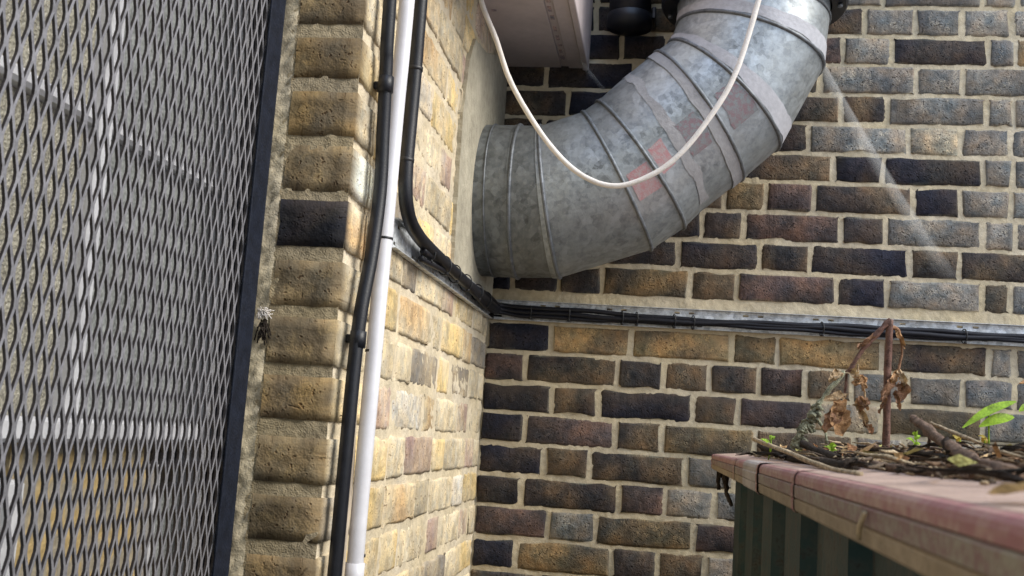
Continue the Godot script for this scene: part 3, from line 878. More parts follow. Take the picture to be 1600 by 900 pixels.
	for q in [[0.452, 1.178], [0.826, 1.1495], [0.03, 1.19], [1.15, 1.172]]:
		put("clip", tubem([Vector3(0.021, q[0] - 0.013, q[1]), Vector3(0.021, q[0] + 0.010, q[1])], 0.0114, 14), M.black_pvc, l)
		put("clip", box(Vector3(0.0, q[0] - 0.006, q[1] - 0.024), Vector3(0.014, q[0] + 0.006, q[1] - 0.006), 0.002), M.black_pvc, l)

	var r := thing("black_conduit", "black conduit bending from the pier into the cable tray, right of the white one", "conduit", Vector3(0.02, 0.64, 1.0))
	put("pipe", tubem(smooth([Vector3(0.021, 1.5, 0.988), Vector3(0.021, 1.02, 0.992), Vector3(0.021, 0.91, 0.991), Vector3(0.021, 0.82, 0.994), Vector3(0.022, 0.74, 1.0), Vector3(0.024, 0.69, 0.993), Vector3(0.026, 0.662, 0.962), Vector3(0.027, 0.650, 0.91), Vector3(0.026, 0.646, 0.84), Vector3(0.024, 0.643, 0.68), Vector3(0.023, 0.639, 0.41), Vector3(0.022, 0.636, 0.11), Vector3(0.024, 0.634, 0.035)], 6), 0.0115, 18), M.black_pvc, r)
	for q in [[0.905, 0.991], [0.752, 0.999], [1.1, 0.99]]:
		put("clip", ring_band(Vector3(0.021, q[0], q[1]), 0.0128, 0.006), M.tie, r)
		put("clip_screw", tubem([Vector3(0.012, q[0] - 0.004, q[1] - 0.017), Vector3(0.026, q[0] - 0.004, q[1] - 0.017)], 0.004, 8), M.tie, r)

	# trays: a channel with slots, lips top and bottom
	var t := thing("return_cable_tray", "short galvanised cable tray along the pale side of the pier", "cable tray", Vector3(0.01, 0.62, 0.5))
	tray(t, func(u: float, y: float, d: float) -> Vector3: return Vector3(d, y, u), 0.016, 0.985)
	var t2 := thing("back_cable_tray", "long slotted galvanised cable tray across the dark back wall", "cable tray", Vector3(0.8, 0.62, 0.01))
	tray(t2, func(u: float, y: float, d: float) -> Vector3: return Vector3(u, y, d), 0.014, 2.4)

	# cables lying in the trays, round the corner
	var runs := [
		["thick black cable along the top of the bundle in the trays", 0.0058, 0.647, 0.018, 0.0],
		["thick black cable along the middle of the bundle in the trays", 0.0062, 0.637, 0.021, 1.7],
		["thin black cable along the bottom of the bundle in the trays", 0.0048, 0.629, 0.019, 3.1]]
	var bundle: MeshInstance3D
	for q in runs:
		var pts := []
		for i in 26:
			var z := 0.86 - i * 0.032
			var k := ss(0.86, 0.6, z)
			pts.append(Vector3(q[3] + 0.003 * sin(z * 14 + q[4]) + 0.003, q[2] + 0.0045 * sin(z * 9 + q[4]) - 0.006 * (1.0 - k), z))
		pts.append(Vector3(0.028, q[2], 0.033))
		pts.append(Vector3(0.048, q[2] - 0.001, 0.022))
		for i in 52:
			var x := 0.085 + i * 0.045
			pts.append(Vector3(x, lerpf(q[2] - 0.004, 0.6295 + (q[2] - 0.637) * 0.75, ss(0.1, 0.55, x)) + 0.0022 * sin(x * 8.5 + q[4]) + 0.0012 * sin(x * 31 + q[4]), q[3] + 0.002 * sin(x * 11 + q[4] * 2)))
		var cb := put("black_cable", tubem(smooth(pts, 3), q[1], 10), M.cable_black)
		tag(cb, q[0], "cable")
		if q[1] > 0.0052: bundle = cb
	for x in [0.105, 0.20, 0.33, 0.365, 0.455, 0.50, 0.80, 1.12]:
		put("cable_tie", tie_loop(func(a: float) -> Vector3: return Vector3(x + 0.004 * cos(a), lerpf(0.634, 0.6295, ss(0.1, 0.55, x)) + 0.0165 * sin(a), 0.018 + 0.0105 * cos(a))), M.tie, bundle)
	for z in [0.80, 0.66, 0.56, 0.44, 0.3, 0.18]:
		put("cable_tie", tie_loop(func(a: float) -> Vector3: return Vector3(0.022 + 0.0135 * cos(a), 0.640 + 0.0175 * sin(a), z + 0.004 * cos(a))), M.tie, bundle)

	# dusty webs
	tag(put("cobweb_strand", web_strip([Vector3(0.762, 1.200, 0.20), Vector3(0.85, 1.075, 0.145), Vector3(0.945, 0.945, 0.09), Vector3(1.03, 0.835, 0.045), Vector3(1.105, 0.745, 0.012)], [0.022, 0.027, 0.030, 0.036, 0.044], [1.0, 0.95, 0.85, 0.6, 0.0]), M.web), "long pale cobweb strand slanting down from the duct across the dark wall", "cobweb")
	tag(put("cobweb_strand", web_strip([Vector3(0.195, 1.262, 0.06), Vector3(0.24, 1.21, 0.055), Vector3(0.285, 1.160, 0.05)], [0.014, 0.010, 0.008], [0.6, 0.4, 0.0]), M.web), "short faint cobweb strand under the corner of the painted box", "cobweb")

func ring_band(c: Vector3, r: float, h: float) -> ArrayMesh:
	return tubem([c - Vector3(0, h / 2, 0), c + Vector3(0, h / 2, 0)], r, 20)

func tie_loop(f: Callable) -> ArrayMesh:
	var pts := []
	for i in 20: pts.append(f.call(TAU * i / 20))
	var st := mb()
	tube(st, pts, 0.0014, 6, true)
	var q: Vector3 = f.call(-1.1)
	cbox(st, q - Vector3(0.003, 0.003, 0.002), q + Vector3(0.003, 0.003, 0.003), 0.001)
	return done(st)

func tray(t: Node3D, f: Callable, u0: float, u1: float) -> void:
	var slab := func(a: float, b: float, y0: float, y1: float, d0: float, d1: float) -> ArrayMesh:
		var p: Vector3 = f.call(a, y0, d0)
		var q: Vector3 = f.call(b, y1, d1)
		return box(Vector3(minf(p.x, q.x), p.y, minf(p.z, q.z)), Vector3(maxf(p.x, q.x), q.y, maxf(p.z, q.z)), 0.0006)
	put("lip", slab.call(u0, u1, 0.6610, 0.6625, 0.002, 0.0135), M.tray, t)
	put("lip", slab.call(u0, u1, 0.6135, 0.6150, 0.002, 0.0135), M.tray, t)
	put("floor", slab.call(u0, u1, 0.6550, 0.6610, 0.0045, 0.0060), M.tray, t)
	put("floor", slab.call(u0, u1, 0.6255, 0.6500, 0.0045, 0.0060), M.tray, t)
	put("floor", slab.call(u0, u1, 0.6150, 0.6205, 0.0045, 0.0060), M.tray, t)
	var u := u0
	var k := 0
	while u < u1:
		var w := 0.022 if k % 2 else 0.115
		put("slot_web", slab.call(u, minf(u + w, u1), 0.6500, 0.6550, 0.0045, 0.0060), M.tray, t)
		put("slot_web", slab.call(u + 0.02, minf(u + w + 0.02, u1), 0.6205, 0.6255, 0.0045, 0.0060), M.tray, t)
		u += w + 0.013
		k += 1
	for i in int((u1 - u0) / 0.3):
		var s: Vector3 = f.call(u0 + 0.12 + i * 0.3, 0.638, 0.0055)
		var e: Vector3 = f.call(u0 + 0.12 + i * 0.3, 0.638, 0.0095)
		put("screw", tubem([s, e], 0.0045, 8), M.bead, t)

func web_strip(pts: Array, wide: Array, fade: Array) -> ArrayMesh:
	var st := mb()
	for layer in 7:
		for i in pts.size() - 1:
			for s in 6:
				var q := []
				var c := []
				for e in [[0, -1.0], [0, 1.0], [1, 1.0], [1, -1.0]]:
					var t: float = (s + e[0]) / 6.0
					var p: Vector3 = (pts[i] as Vector3).lerp(pts[i + 1], t)
					var dir: Vector3 = (pts[i + 1] - pts[i]).normalized()
					var side := dir.cross(Vector3(0, 0.3, 1)).normalized()
					var wv: float = lerpf(wide[i], wide[i + 1], t) * (1.15 - 0.15 * layer)
					wv *= 1.0 + 0.1 * wob.get_noise_2d((i + t) * 90.0, e[1] * 40.0 + layer * 9.0)
					q.append(p + side * e[1] * wv * 0.5 + Vector3(0, 0, layer * 0.004))
					c.append(Color(1, 1, 1, lerpf(fade[i], fade[i + 1], t)))
				ctri(st, [q[0], q[1], q[2]], [c[0], c[1], c[2]], Vector3.BACK)
				ctri(st, [q[0], q[2], q[3]], [c[0], c[2], c[3]], Vector3.BACK)
	return done(st)

# ---------------------------------------------------------------- shed
func roof_y(x: float) -> float:
	return 0.3232 + 0.083 * (x - 0.541)

func shed() -> void:
	var s := thing("metal_shed", "green ribbed metal shed with a faded maroon roof trim", "shed", Vector3(1.0, -1.25, 1.4))
	var prof := [Vector2(0.575, 0.3233), Vector2(0.556, 0.3236), Vector2(0.5486, 0.3235), Vector2(0.5440, 0.3227), Vector2(0.5419, 0.3208), Vector2(0.5411, 0.3183), Vector2(0.5410, 0.3142), Vector2(0.5424, 0.3137), Vector2(0.5410, 0.3130),
		Vector2(0.5404, 0.3123), Vector2(0.5408, 0.3042), Vector2(0.5421, 0.3034), Vector2(0.5411, 0.3026), Vector2(0.5409, 0.3016), Vector2(0.5413, 0.2952), Vector2(0.5424, 0.2938), Vector2(0.553, 0.2936)]
	var rails := [[0.40, 1.09], [1.09, 1.45], [1.45, 2.45]]
	for r in rails:
		for band in [["roof_trim", 0, 8, M.maroon], ["middle_moulding", 7, 12, M.mauve], ["lower_lip", 11, 17, M.beige]]:
			var st := mb(-1)
			extrude_z(st, prof.slice(band[1], band[2]), r[0], r[1], 0.0, 1, 0.0)
			put(band[0], done(st), band[3], s)
	var stc := mb(-1)
	extrude_z(stc, prof, 1.25, 1.45, 0.0011, 1, 0.0)
	put("trim_joint_cover", done(stc), M.trim_cap, s)
	for z in [1.09, 1.452, 1.755]:
		var sl := mb(-1)
		extrude_z(sl, prof, z - 0.007, z + 0.007, 0.0020 if z < 1.7 else 0.001, 1, 0.0)
		put("trim_lip", done(sl), M.maroon_dusty, s)
	# rounded end of the trim at the far corner
	var se := mb(-1)
	extrude_z(se, prof, 0.375, 0.40, -0.001, 1, 0.0)
	for i in range(0, prof.size() - 2):
		tri(se, Vector3(prof[i].x, prof[i].y, 0.375), Vector3(prof[i + 1].x, prof[i + 1].y, 0.375), Vector3(0.56, 0.305, 0.375), Vector3.FORWARD)
	put("trim_end", done(se), M.maroon_dusty, s)
	var rf := mb()
	var nx := 14
	var nzz := 50
	var f := func(i: int, j: int) -> Vector3:
		var x := lerpf(0.5488, 1.60, float(i) / nx)
		var z := lerpf(0.38, 2.45, float(j) / nzz)
		return Vector3(x, roof_y(x) + (0.0012 * wob.get_noise_2d(x * 90, z * 90) + 0.0008) * ss(0.5488, 0.60, x) - 0.0001, z)
	for i in nx:
		for j in nzz:
			quad(rf, f.call(i, j), f.call(i + 1, j), f.call(i + 1, j + 1), f.call(i, j + 1), Vector3.UP)
	quad(rf, Vector3(0.553, 0.2936, 0.38), Vector3(0.60, 0.2936, 0.38), Vector3(0.60, 0.2936, 2.45), Vector3(0.553, 0.2936, 2.45), Vector3.DOWN)
	put("roof", done(rf), M.roof_dust, s)
	# ribbed walls: the left side, then plain returns
	var wl := mb(-1)
	var prev := Vector2.ZERO
	var zs := []
	var z := 0.385
	while z < 2.42:
		zs.append_array([Vector2(0.591, z), Vector2(0.591, z + 0.135), Vector2(0.606, z + 0.155), Vector2(0.606, z + 0.275)])
		z += 0.295
	for i in zs.size() - 1:
		var a: Vector2 = zs[i]
		var b: Vector2 = zs[i + 1]
		quad(wl, Vector3(a.x, 0.2934, a.y), Vector3(b.x, 0.2934, b.y), Vector3(b.x, -1.245, b.y), Vector3(a.x, -1.245, a.y), Vector3.LEFT)
	put("ribbed_wall", done(wl), M.green, s)
	put("end_wall", box(Vector3(0.591, -1.245, 0.372), Vector3(1.58, 0.318, 0.3845), 0.003), M.green, s)
	put("end_wall", box(Vector3(0.612, -1.245, 2.43), Vector3(1.58, 0.318, 2.442), 0.003), M.green, s)
	put("end_wall", box(Vector3(1.58, -1.245, 0.372), Vector3(1.592, 0.40, 2.442), 0.003), M.green, s)
	# dark bits of root hanging from the far end
	var rt := thing("hanging_roots", "dark bits of root hanging below the far corner of the maroon trim", "roots", Vector3(0.556, 0.27, 0.6))
	for q in [[Vector3(0.553, 0.294, 0.455), Vector3(0.552, 0.272, 0.46), Vector3(0.554, 0.256, 0.458)], [Vector3(0.556, 0.294, 0.66), Vector3(0.555, 0.272, 0.665), Vector3(0.556, 0.258, 0.70), Vector3(0.556, 0.247, 0.80)], [Vector3(0.557, 0.294, 0.60), Vector3(0.555, 0.282, 0.60), Vector3(0.556, 0.274, 0.605)], [Vector3(0.554, 0.294, 0.47), Vector3(0.557, 0.282, 0.48)]]:
		put("root", tubem(smooth(q, 4), 0.0035, 6, false, 0.8), M.bark_dark, rt)
	var strw := put("straw", tubem([Vector3(0.5385, 0.311, 2.057), Vector3(0.5375, 0.304, 2.05), Vector3(0.538, 0.2975, 2.045)], 0.0014, 6, false, 0.5), M.bark_pale)
	tag(strw, "pale bit of straw stuck to the front of the maroon trim", "straw")

# ---------------------------------------------------------------- plants and litter on the shed roof
func leaf_mesh(base: Vector3, tip: Vector3, wide: float, curl: float, face: Vector3, crumple := 0.0, sag := 0.0) -> ArrayMesh:
	var st := mb()
	var d := tip - base
	var side := d.normalized().cross(face).normalized()
	var up := side.cross(d.normalized()).normalized()
	var n := 8
	var g := []
	for i in n + 1:
		var t := float(i) / n
		var w := wide * pow(sin(PI * clampf(t * 0.94 + 0.03, 0, 1)), 0.75) * (1.0 - 0.35 * t)
		var c := base + d * t + up * (sag * sin(PI * t))
		var row := []
		for k in 5:
			var s := (k - 2) / 2.0
			var ang := curl * s
			var q := c + side * (w * (sin(ang) / maxf(absf(curl), 0.01) if absf(curl) > 0.05 else s) * signf(1.0)) + up * (w * (1.0 - cos(ang)) / maxf(absf(curl), 0.3))
			if crumple > 0.0: q += Vector3(wob.get_noise_3dv(q * 2500.0), wob.get_noise_3dv(q * 2500.0 + Vector3(99, 0, 0)), wob.get_noise_3dv(q * 2500.0 + Vector3(0, 99, 0))) * crumple
			row.append(q)
		g.append(row)
	for i in n:
		for k in 4:
			quad(st, g[i][k], g[i][k + 1], g[i + 1][k + 1], g[i + 1][k], up)
	return done(st)

func stick(called: String, pts: Array, r, mat: String, label: String, category := "twig", rough := 0.45) -> void:
	tag(put(called, tubem(smooth(pts, 5), r if not r is Array else spread(r, (pts.size() - 1) * 5 + 1), 8, false, rough), M[mat]), label, category)

func spread(r: Array, n: int) -> Array:
	var out := []
	for i in n: out.append(lerpf(r[0], r[1], float(i) / (n - 1)))
	return out

func roof_things() -> void:
	# the dead stem with its drooping branch and shrivelled leaves
	var p := thing("wilted_plant", "dead brown stem with shrivelled hanging leaves, standing on the shed roof", "dead plant", Vector3(0.732, 0.34, 1.123))
	put("stem", tubem(smooth([Vector3(0.7326, 0.335, 1.122), Vector3(0.7312, 0.40, 1.130), Vector3(0.7298, 0.45, 1.137), Vector3(0.7296, 0.519, 1.147)], 6), spread([0.0052, 0.0044], 19), 10, false, 0.12), M.stem, p)
	put("branch", tubem(smooth([Vector3(0.7300, 0.5185, 1.1465), Vector3(0.7200, 0.507, 1.1465), Vector3(0.7095, 0.4935, 1.1462), Vector3(0.6938, 0.474, 1.1458), Vector3(0.6839, 0.4545, 1.1446), Vector3(0.6770, 0.4450, 1.1427)], 5), spread([0.0042, 0.0024], 26), 8, false, 0.5), M.stem, p)
	put("branch", tubem(smooth([Vector3(0.7313, 0.509, 1.1460), Vector3(0.7400, 0.506, 1.143), Vector3(0.7455, 0.492, 1.1410), Vector3(0.7471, 0.473, 1.138), Vector3(0.7431, 0.452, 1.1357)], 5), spread([0.0024, 0.0014], 21), 7, false, 0.4), M.dead_leaf_dark, p)
	put("branch", tubem(smooth([Vector3(0.6770, 0.4450, 1.1427), Vector3(0.6765, 0.430, 1.1425), Vector3(0.6745, 0.4135, 1.1404)], 4), 0.0018, 6, false, 0.3), M.stem, p)
	put("branch", tubem(smooth([Vector3(0.6905, 0.4575, 1.1450), Vector3(0.6925, 0.440, 1.144), Vector3(0.6995, 0.425, 1.142), Vector3(0.7020, 0.412, 1.140)], 4), 0.0013, 6, false, 0.3), M.dead_leaf_pale, p)
	var F := Vector3(-0.1, 0.1, 1)
	var lv := [
		[Vector3(0.670, 0.448, 1.142), Vector3(0.655, 0.434, 1.146), 0.009, 1.6, "dead_leaf_pale"], [Vector3(0.677, 0.449, 1.143), Vector3(0.692, 0.438, 1.147), 0.009, 1.8, "dead_leaf_pale"],
		[Vector3(0.701, 0.440, 1.143), Vector3(0.684, 0.431, 1.146), 0.008, 1.5, "dead_leaf"], [Vector3(0.697, 0.442, 1.143), Vector3(0.700, 0.424, 1.146), 0.005, 1.9, "dead_leaf"],
		[Vector3(0.678, 0.417, 1.140), Vector3(0.651, 0.409, 1.145), 0.008, 1.6, "dead_leaf_pale"], [Vector3(0.672, 0.411, 1.140), Vector3(0.664, 0.391, 1.144), 0.012, 1.2, "dead_leaf"],
		[Vector3(0.668, 0.400, 1.139), Vector3(0.672, 0.366, 1.143), 0.0145, 1.0, "dead_leaf"], [Vector3(0.672, 0.398, 1.139), Vector3(0.660, 0.376, 1.145), 0.009, 1.4, "dead_leaf_dark"],
		[Vector3(0.658, 0.396, 1.139), Vector3(0.652, 0.370, 1.143), 0.008, 1.7, "dead_leaf_dark"], [Vector3(0.702, 0.413, 1.140), Vector3(0.694, 0.400, 1.145), 0.011, 1.4, "dead_leaf_dark"],
		[Vector3(0.690, 0.413, 1.138), Vector3(0.704, 0.402, 1.143), 0.008, 1.6, "dead_leaf"], [Vector3(0.690, 0.406, 1.137), Vector3(0.706, 0.379, 1.142), 0.009, 2.0, "dead_leaf_pale"],
		[Vector3(0.700, 0.386, 1.138), Vector3(0.711, 0.370, 1.141), 0.005, 2.0, "dead_leaf_dark"], [Vector3(0.742, 0.452, 1.136), Vector3(0.734, 0.432, 1.142), 0.007, 1.8, "dead_leaf"],
		[Vector3(0.743, 0.452, 1.136), Vector3(0.752, 0.432, 1.141), 0.007, 1.8, "dead_leaf_pale"], [Vector3(0.741, 0.446, 1.137), Vector3(0.722, 0.416, 1.148), 0.008, 1.7, "dead_leaf_dark"],
		[Vector3(0.747, 0.438, 1.136), Vector3(0.749, 0.416, 1.140), 0.010, 1.3, "dead_leaf_dark"], [Vector3(0.727, 0.425, 1.147), Vector3(0.719, 0.396, 1.149), 0.006, 1.9, "dead_leaf_dark"],
		[Vector3(0.740, 0.425, 1.137), Vector3(0.744, 0.405, 1.140), 0.006, 1.9, "dead_leaf_dark"], [Vector3(0.712, 0.498, 1.147), Vector3(0.690, 0.478, 1.150), 0.004, 1.9, "dead_leaf_dark"],
		[Vector3(0.738, 0.507, 1.143), Vector3(0.749, 0.484, 1.141), 0.0035, 1.9, "dead_leaf"]]
	for q in lv: put("leaf", leaf_mesh(q[0], (q[0] as Vector3).lerp(q[1], 1.12), q[2] * 1.3, q[3], F, 0.0040, 0.003), M[q[4]], p)

	var m := thing("mossy_twig", "leaning grey green twig crusted with lichen beside the dead stem", "twig", Vector3(0.626, 0.34, 1.037))
	var mp := smooth([Vector3(0.6230, 0.333, 1.0365), Vector3(0.6268, 0.3524, 1.0373), Vector3(0.6422, 0.3838, 1.0395), Vector3(0.6613, 0.4146, 1.0409), Vector3(0.690, 0.4548, 1.0416)], 6)
	put("stem", tubem(mp, spread([0.0052, 0.0032], mp.size()), 8, false, 0.8), M.bark_lichen, m)
	var cr := mb()
	for k in 80:
		var t := rng.randf_range(0.08, 0.72)
		var c: Vector3 = mp[int(t * (mp.size() - 1))]
		var q := c + Vector3(rng.randf_range(-0.004, 0.009), rng.randf_range(-0.010, 0.004), rng.randf_range(-0.004, 0.006))
		var r := rng.randf_range(0.0016, 0.0046)
		tube(cr, [q - Vector3(r, 0, 0), q + Vector3(0, r * 0.5, 0), q + Vector3(r, 0, r)], [r * 0.5, r, r * 0.4], 6, false, 1.2)
	put("lichen", done(cr), M.bark_lichen, m)
	for q in [[Vector3(0.650, 0.395, 1.04), Vector3(0.664, 0.372, 1.046), Vector3(0.668, 0.352, 1.05)], [Vector3(0.640, 0.381, 1.04), Vector3(0.648, 0.366, 1.045)], [Vector3(0.634, 0.368, 1.04), Vector3(0.628, 0.356, 1.045)]]:
		put("side_twig", tubem(smooth(q, 4), 0.0022, 6, false, 0.8), M.bark_lichen, m)

	# sticks, named by where they lie
	stick("pale_twig", [Vector3(0.570, 0.352, 1.03), Vector3(0.5695, 0.3445, 1.24), Vector3(0.569, 0.337, 1.458), Vector3(0.567, 0.3275, 1.732), Vector3(0.566, 0.3262, 1.889)], [0.0030, 0.0019], "bark_pale", "long pale straw coloured twig lying along the maroon trim")
	stick("dark_bark", [Vector3(0.592, 0.343, 0.905), Vector3(0.588, 0.336, 1.25), Vector3(0.585, 0.332, 1.422), Vector3(0.580, 0.3285, 1.771)], [0.0055, 0.0060], "bark_dark", "flat black strip of rotten bark just behind the long pale twig", "bark", 0.8)
	stick("dark_twig", [Vector3(0.62, 0.349, 1.175), Vector3(0.615, 0.340, 1.35), Vector3(0.61, 0.334, 1.52)], [0.0050, 0.0040], "bark_dark", "short thick dark stick with its left end raised above the bark strip")
	stick("brown_twig", [Vector3(0.60, 0.3300, 1.56), Vector3(0.602, 0.3315, 1.70), Vector3(0.60, 0.3305, 1.827), Vector3(0.602, 0.3308, 2.0)], [0.0030, 0.0034], "bark_brown", "long brown stick lying flat in front of the dead stem")
	stick("brown_branch", [Vector3(0.694, 0.380, 1.45), Vector3(0.682, 0.369, 1.55), Vector3(0.672, 0.3585, 1.638), Vector3(0.655, 0.3445, 1.775), Vector3(0.638, 0.3360, 1.9), Vector3(0.622, 0.3330, 2.004)], [0.0042, 0.0052], "bark_brown", "thick brown broken branch leaning up to the left, right of the dead stem", "branch", 0.5)
	stick("branch_stub", [Vector3(0.662, 0.3535, 1.71), Vector3(0.660, 0.344, 1.735), Vector3(0.659, 0.337, 1.74)], [0.0048, 0.0034], "bark_dark", "short dark stub under the thick brown branch", "branch", 0.6)
	stick("dark_clod", [Vector3(0.69, 0.341, 1.33), Vector3(0.69, 0.3425, 1.42), Vector3(0.692, 0.3435, 1.50), Vector3(0.69, 0.3425, 1.60)], [0.0055, 0.0045], "bark_dark", "knobbly black root at the foot of the dead stem", "root", 1.3)
	stick("dark_twig", [Vector3(0.74, 0.3425, 1.49), Vector3(0.74, 0.3485, 1.585), Vector3(0.742, 0.3575, 1.67), Vector3(0.744, 0.364, 1.75)], [0.0040, 0.0044], "bark_dark", "dark twig rising to the right edge of the view")
	stick("brown_twig", [Vector3(0.66, 0.3385, 1.72), Vector3(0.66, 0.3375, 1.848), Vector3(0.662, 0.3382, 1.93)], [0.0022, 0.0022], "bark_brown", "thin brown twig lying to the right of the thick branch")
	stick("grey_twig", [Vector3(0.63, 0.334, 1.45), Vector3(0.632, 0.3350, 1.58), Vector3(0.63, 0.3345, 1.682), Vector3(0.632, 0.3340, 1.824)], [0.0021, 0.0018], "bark_pale", "thin pale twig lying behind the long brown stick")
	stick("brown_twig", [Vector3(0.70, 0.379, 1.455), Vector3(0.698, 0.365, 1.50), Vector3(0.70, 0.350, 1.49)], [0.0020, 0.0018], "bark_brown", "bent brown twig hanging from the raised end of the thick branch")
	stick("pale_twig", [Vector3(0.70, 0.374, 1.50), Vector3(0.694, 0.362, 1.62), Vector3(0.688, 0.349, 1.75), Vector3(0.68, 0.342, 1.86)], [0.0018, 0.0014], "bark_pale", "pale dry stalk beside the thick branch, sloping down to the right")
	stick("brown_twig", [Vector3(0.612, 0.3325, 1.20), Vector3(0.60, 0.338, 1.10), Vector3(0.588, 0.3435, 0.99)], [0.0020, 0.0014], "bark_dark", "thin dark twig poking out at the left end of the bark strip")

	# young leafy shoots
	var g := thing("green_seedling", "bright green seedling with two leaves at the right of the roof", "seedling", Vector3(0.8357, 0.347, 1.211))
	put("stem", tubem(smooth([Vector3(0.836, 0.346, 1.211), Vector3(0.8355, 0.375, 1.2115), Vector3(0.834, 0.402, 1.2155)], 5), 0.0011, 6), M.leaf_green, g)
	put("leaf", leaf_mesh(Vector3(0.868, 0.4172, 1.208), Vector3(0.8025, 0.3805, 1.220), 0.0085, 0.5, Vector3(0.15, 0.85, 0.6), 0.0, 0.006), M.leaf_green, g)
	put("leaf", leaf_mesh(Vector3(0.865, 0.3985, 1.209), Vector3(0.8215, 0.3830, 1.221), 0.0095, 0.4, Vector3(0.2, 0.7, 0.7), 0.0, 0.004), M.leaf_green, g)
	put("leaf", leaf_mesh(Vector3(0.885, 0.413, 1.205), Vector3(0.870, 0.405, 1.213), 0.006, 0.5, Vector3(0.2, 0.7, 0.7), 0.0, 0.002), M.leaf_green, g)
	var weeds := [
		["small green weed at the left end of the roof litter", Vector3(0.570, 0.326, 1.25), Vector3(0.572, 0.356, 1.25), "leaf_green", 3],
		["small green weed behind the thick brown branch", Vector3(0.745, 0.343, 1.22), Vector3(0.7475, 0.371, 1.226), "leaf_green", 4],
		["yellowing weed between the thick branch and the green seedling", Vector3(0.795, 0.346, 1.217), Vector3(0.8005, 0.366, 1.217), "leaf_yellow", 5],
		["yellow leafed weed below the green seedling", Vector3(0.83, 0.348, 1.20), Vector3(0.833, 0.371, 1.204), "leaf_yellow", 5],
		["thin green shoot in the litter left of the dead stem", Vector3(0.665, 0.334, 1.10), Vector3(0.668, 0.350, 1.10), "leaf_green", 4]]
	for q in weeds:
		var wd := thing("weed", q[0], "weed", q[1])
		put("stem", tubem([q[1], (q[1] + q[2]) / 2 + Vector3(0.002, 0, 0), q[2]], 0.0008, 5), M.leaf_green, wd)
		for k in q[4]:
			var a: Vector3 = (q[1] as Vector3).lerp(q[2], 0.35 + 0.65 * k / q[4])
			var an: float = TAU * k * 0.38 + 0.6
			var dir := Vector3(cos(an), 0.45 + 0.3 * rng.randf(), sin(an) * 0.6) * rng.randf_range(0.008, 0.013)
			put("leaf", leaf_mesh(a, a + dir, 0.0052, 0.6, Vector3(0, 1, 0.5), 0.001, 0.002), M[q[3]], wd)
	tag(put("dry_leaf", leaf_mesh(Vector3(0.556, 0.3275, 2.195), Vector3(0.578, 0.3300, 2.235), 0.008, 0.6, Vector3(0, 1, 0.1), 0.002, 0.002), M.dead_leaf_pale), "pale dry leaf lying on the roof edge at the far right", "leaf")
	tag(put("brown_leaf", leaf_mesh(Vector3(0.868, 0.4385, 1.216), Vector3(0.90, 0.4392, 1.214), 0.005, 1.2, Vector3(0, 1, 0.4), 0.002, 0.002), M.dead_leaf), "single rusty leaf at the right edge above the green seedling", "leaf")
	stick("thin_stalk", [Vector3(0.89, 0.345, 1.22), Vector3(0.895, 0.39, 1.22), Vector3(0.888, 0.438, 1.215)], [0.0012, 0.0009], "bark_brown", "thin upright stalk carrying the single rusty leaf", "stalk", 0.2)

	# the litter nobody could count: crumbs of bark, stalks and leaf bits
	var st := mb()
	var cols := [Color(0.06, 0.048, 0.038), Color(0.13, 0.10, 0.075), Color(0.34, 0.27, 0.18), Color(0.55, 0.46, 0.32), Color(0.22, 0.15, 0.10), Color(0.035, 0.03, 0.026), Color(0.045, 0.038, 0.032)]
	for k in 1500:
		var z := rng.randf_range(0.8, 2.08)
		var far := rng.randf()
		var x := 0.580 + 0.008 * ss(1.5, 1.9, z) + 0.22 * far
		var c := Vector3(x, roof_y(x) + 0.0012 + rng.randf() * rng.randf() * (0.004 + 0.014 * ss(0.0, 0.4, far)), z)
		var long := rng.randf() < 0.3
		var len := rng.randf_range(0.02, 0.075) if long else rng.randf_range(0.004, 0.016)
		var an := PI / 2 + rng.randf_range(-0.7, 0.7) + (PI if rng.randf() < 0.5 else 0.0) if long else rng.randf() * TAU
		var dir := Vector3(cos(an), rng.randf_range(-0.04, 0.12), sin(an)) * len
		st.set_color(cols[rng.randi() % cols.size()] * rng.randf_range(0.7, 1.5))
		var r := rng.randf_range(0.0006, 0.0016) if long else rng.randf_range(0.0004, 0.0011)
		tube(st, [c, c + dir * 0.4 + Vector3(rng.randf_range(-1, 1), 0.6, 0) * len * 0.06, c + dir * 0.75, c + dir], [r * 0.7, r * 1.1, r, r * 0.4], 5, false, 0.9)
	for k in 150:
		var z := rng.randf_range(0.8, 2.0)
		var x := 0.60 + 0.26 * rng.randf()
		var c := Vector3(x, roof_y(x) + 0.003 + 0.012 * rng.randf(), z)
		var a := Vector3(rng.randf_range(-1, 1), rng.randf_range(-0.2, 0.8), rng.randf_range(-1, 1)) * rng.randf_range(0.005, 0.012)
		var b := Vector3(rng.randf_range(-1, 1), rng.randf_range(-0.2, 0.8), rng.randf_range(-1, 1)) * 0.006
		st.set_color([Color(0.5, 0.33, 0.17), Color(0.62, 0.47, 0.27), Color(0.36, 0.20, 0.11), Color(0.5, 0.5, 0.2)][k % 4] * 1.6)
		tri(st, c - b, c + a, c + b, Vector3.UP)
		tri(st, c - b, c - a * 0.6, c + b, Vector3.UP)
	tag(put("leaf_litter", done(st), M.litter), "dry leaf litter and bark crumbs strewn over the maroon roof", "litter", "", "stuff")

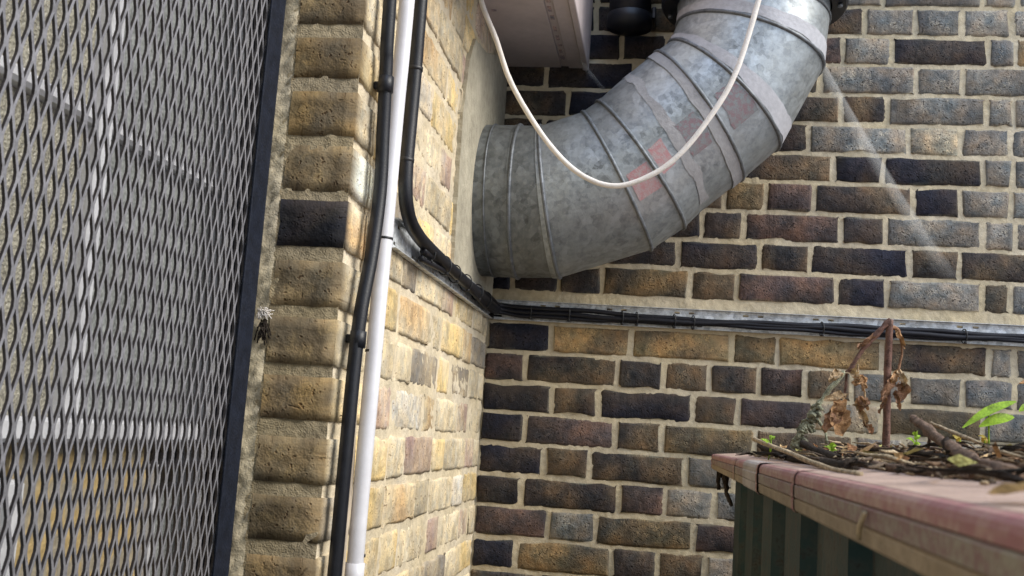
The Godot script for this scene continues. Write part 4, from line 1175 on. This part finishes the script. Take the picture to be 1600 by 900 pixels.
# ----------------------------------------------------------------
func _ready() -> void:
	var cam := Camera3D.new()
	cam.name = "camera"
	cam.fov = 30.28
	cam.near = 0.02
	cam.far = 400.0
	cam.transform = Transform3D(Basis(Vector3.UP, 0.14835609) * Basis(Vector3.RIGHT, 0.13548961) * Basis(Vector3.BACK, 0.0677071), Vector3(0.44147929, 0.33700653, 2.5935897))
	var lens := CameraAttributesPhysical.new()
	lens.frustum_focal_length = 44.35
	lens.exposure_aperture = 20.0
	lens.frustum_focus_distance = 1.75
	lens.frustum_near = 0.02
	lens.frustum_far = 400.0
	cam.attributes = lens
	add_child(cam)
	cam.current = true
	var env := Environment.new()
	var sky := Sky.new()
	var sm := ProceduralSkyMaterial.new()
	sm.sky_top_color = Color(0.70, 0.79, 0.93)
	sm.sky_horizon_color = Color(0.88, 0.91, 0.95)
	sm.sky_curve = 0.12
	sm.ground_horizon_color = Color(0.42, 0.41, 0.39)
	sm.ground_bottom_color = Color(0.30, 0.29, 0.27)
	sm.sky_energy_multiplier = 1.0
	sky.sky_material = sm
	env.background_mode = Environment.BG_SKY
	env.sky = sky
	env.tonemap_mode = Environment.TONE_MAPPER_LINEAR
	env.tonemap_exposure = 3.25
	env.sdfgi_enabled = true
	env.ssao_enabled = true
	env.ssil_enabled = true
	var we := WorldEnvironment.new()
	we.name = "world_environment"
	we.environment = env
	add_child(we)
	var sun := DirectionalLight3D.new()
	sun.name = "sun"
	sun.light_energy = 0.4
	sun.light_angular_distance = 35.0
	sun.light_color = Color(1.0, 0.985, 0.96)
	sun.shadow_enabled = true
	add_child(sun)
	sun.look_at_from_position(Vector3(0.80, 0.66, 0.20), Vector3.ZERO, Vector3.UP)

	rng.seed = 20240611
	wob.seed = 7
	wob.frequency = 0.1
	wob.noise_type = FastNoiseLite.TYPE_SIMPLEX_SMOOTH
	wob.fractal_type = FastNoiseLite.FRACTAL_NONE
	materials()
	tag(put("ground", box(Vector3(-60, -1.45, -60), Vector3(60, -1.25, 60), 0.01), M.ground), "grey concrete yard", "", "", "structure")
	var hw := thing("added_wall", "plain wall added behind the viewer, outside the view, to hold back light from the front", "wall", Vector3(-1.0, -1.25, 5.6))  # unseen wall added to cut the low light from behind the camera
	put("masonry", box(Vector3(-6.0, -1.25, 5.6), Vector3(3.2, 4.2, 5.9), 0.01), M.far_mortar, hw)
	back_wall()
	return_wall()
	window_side()
	duct()
	shed()
	wall_things()
	roof_things()
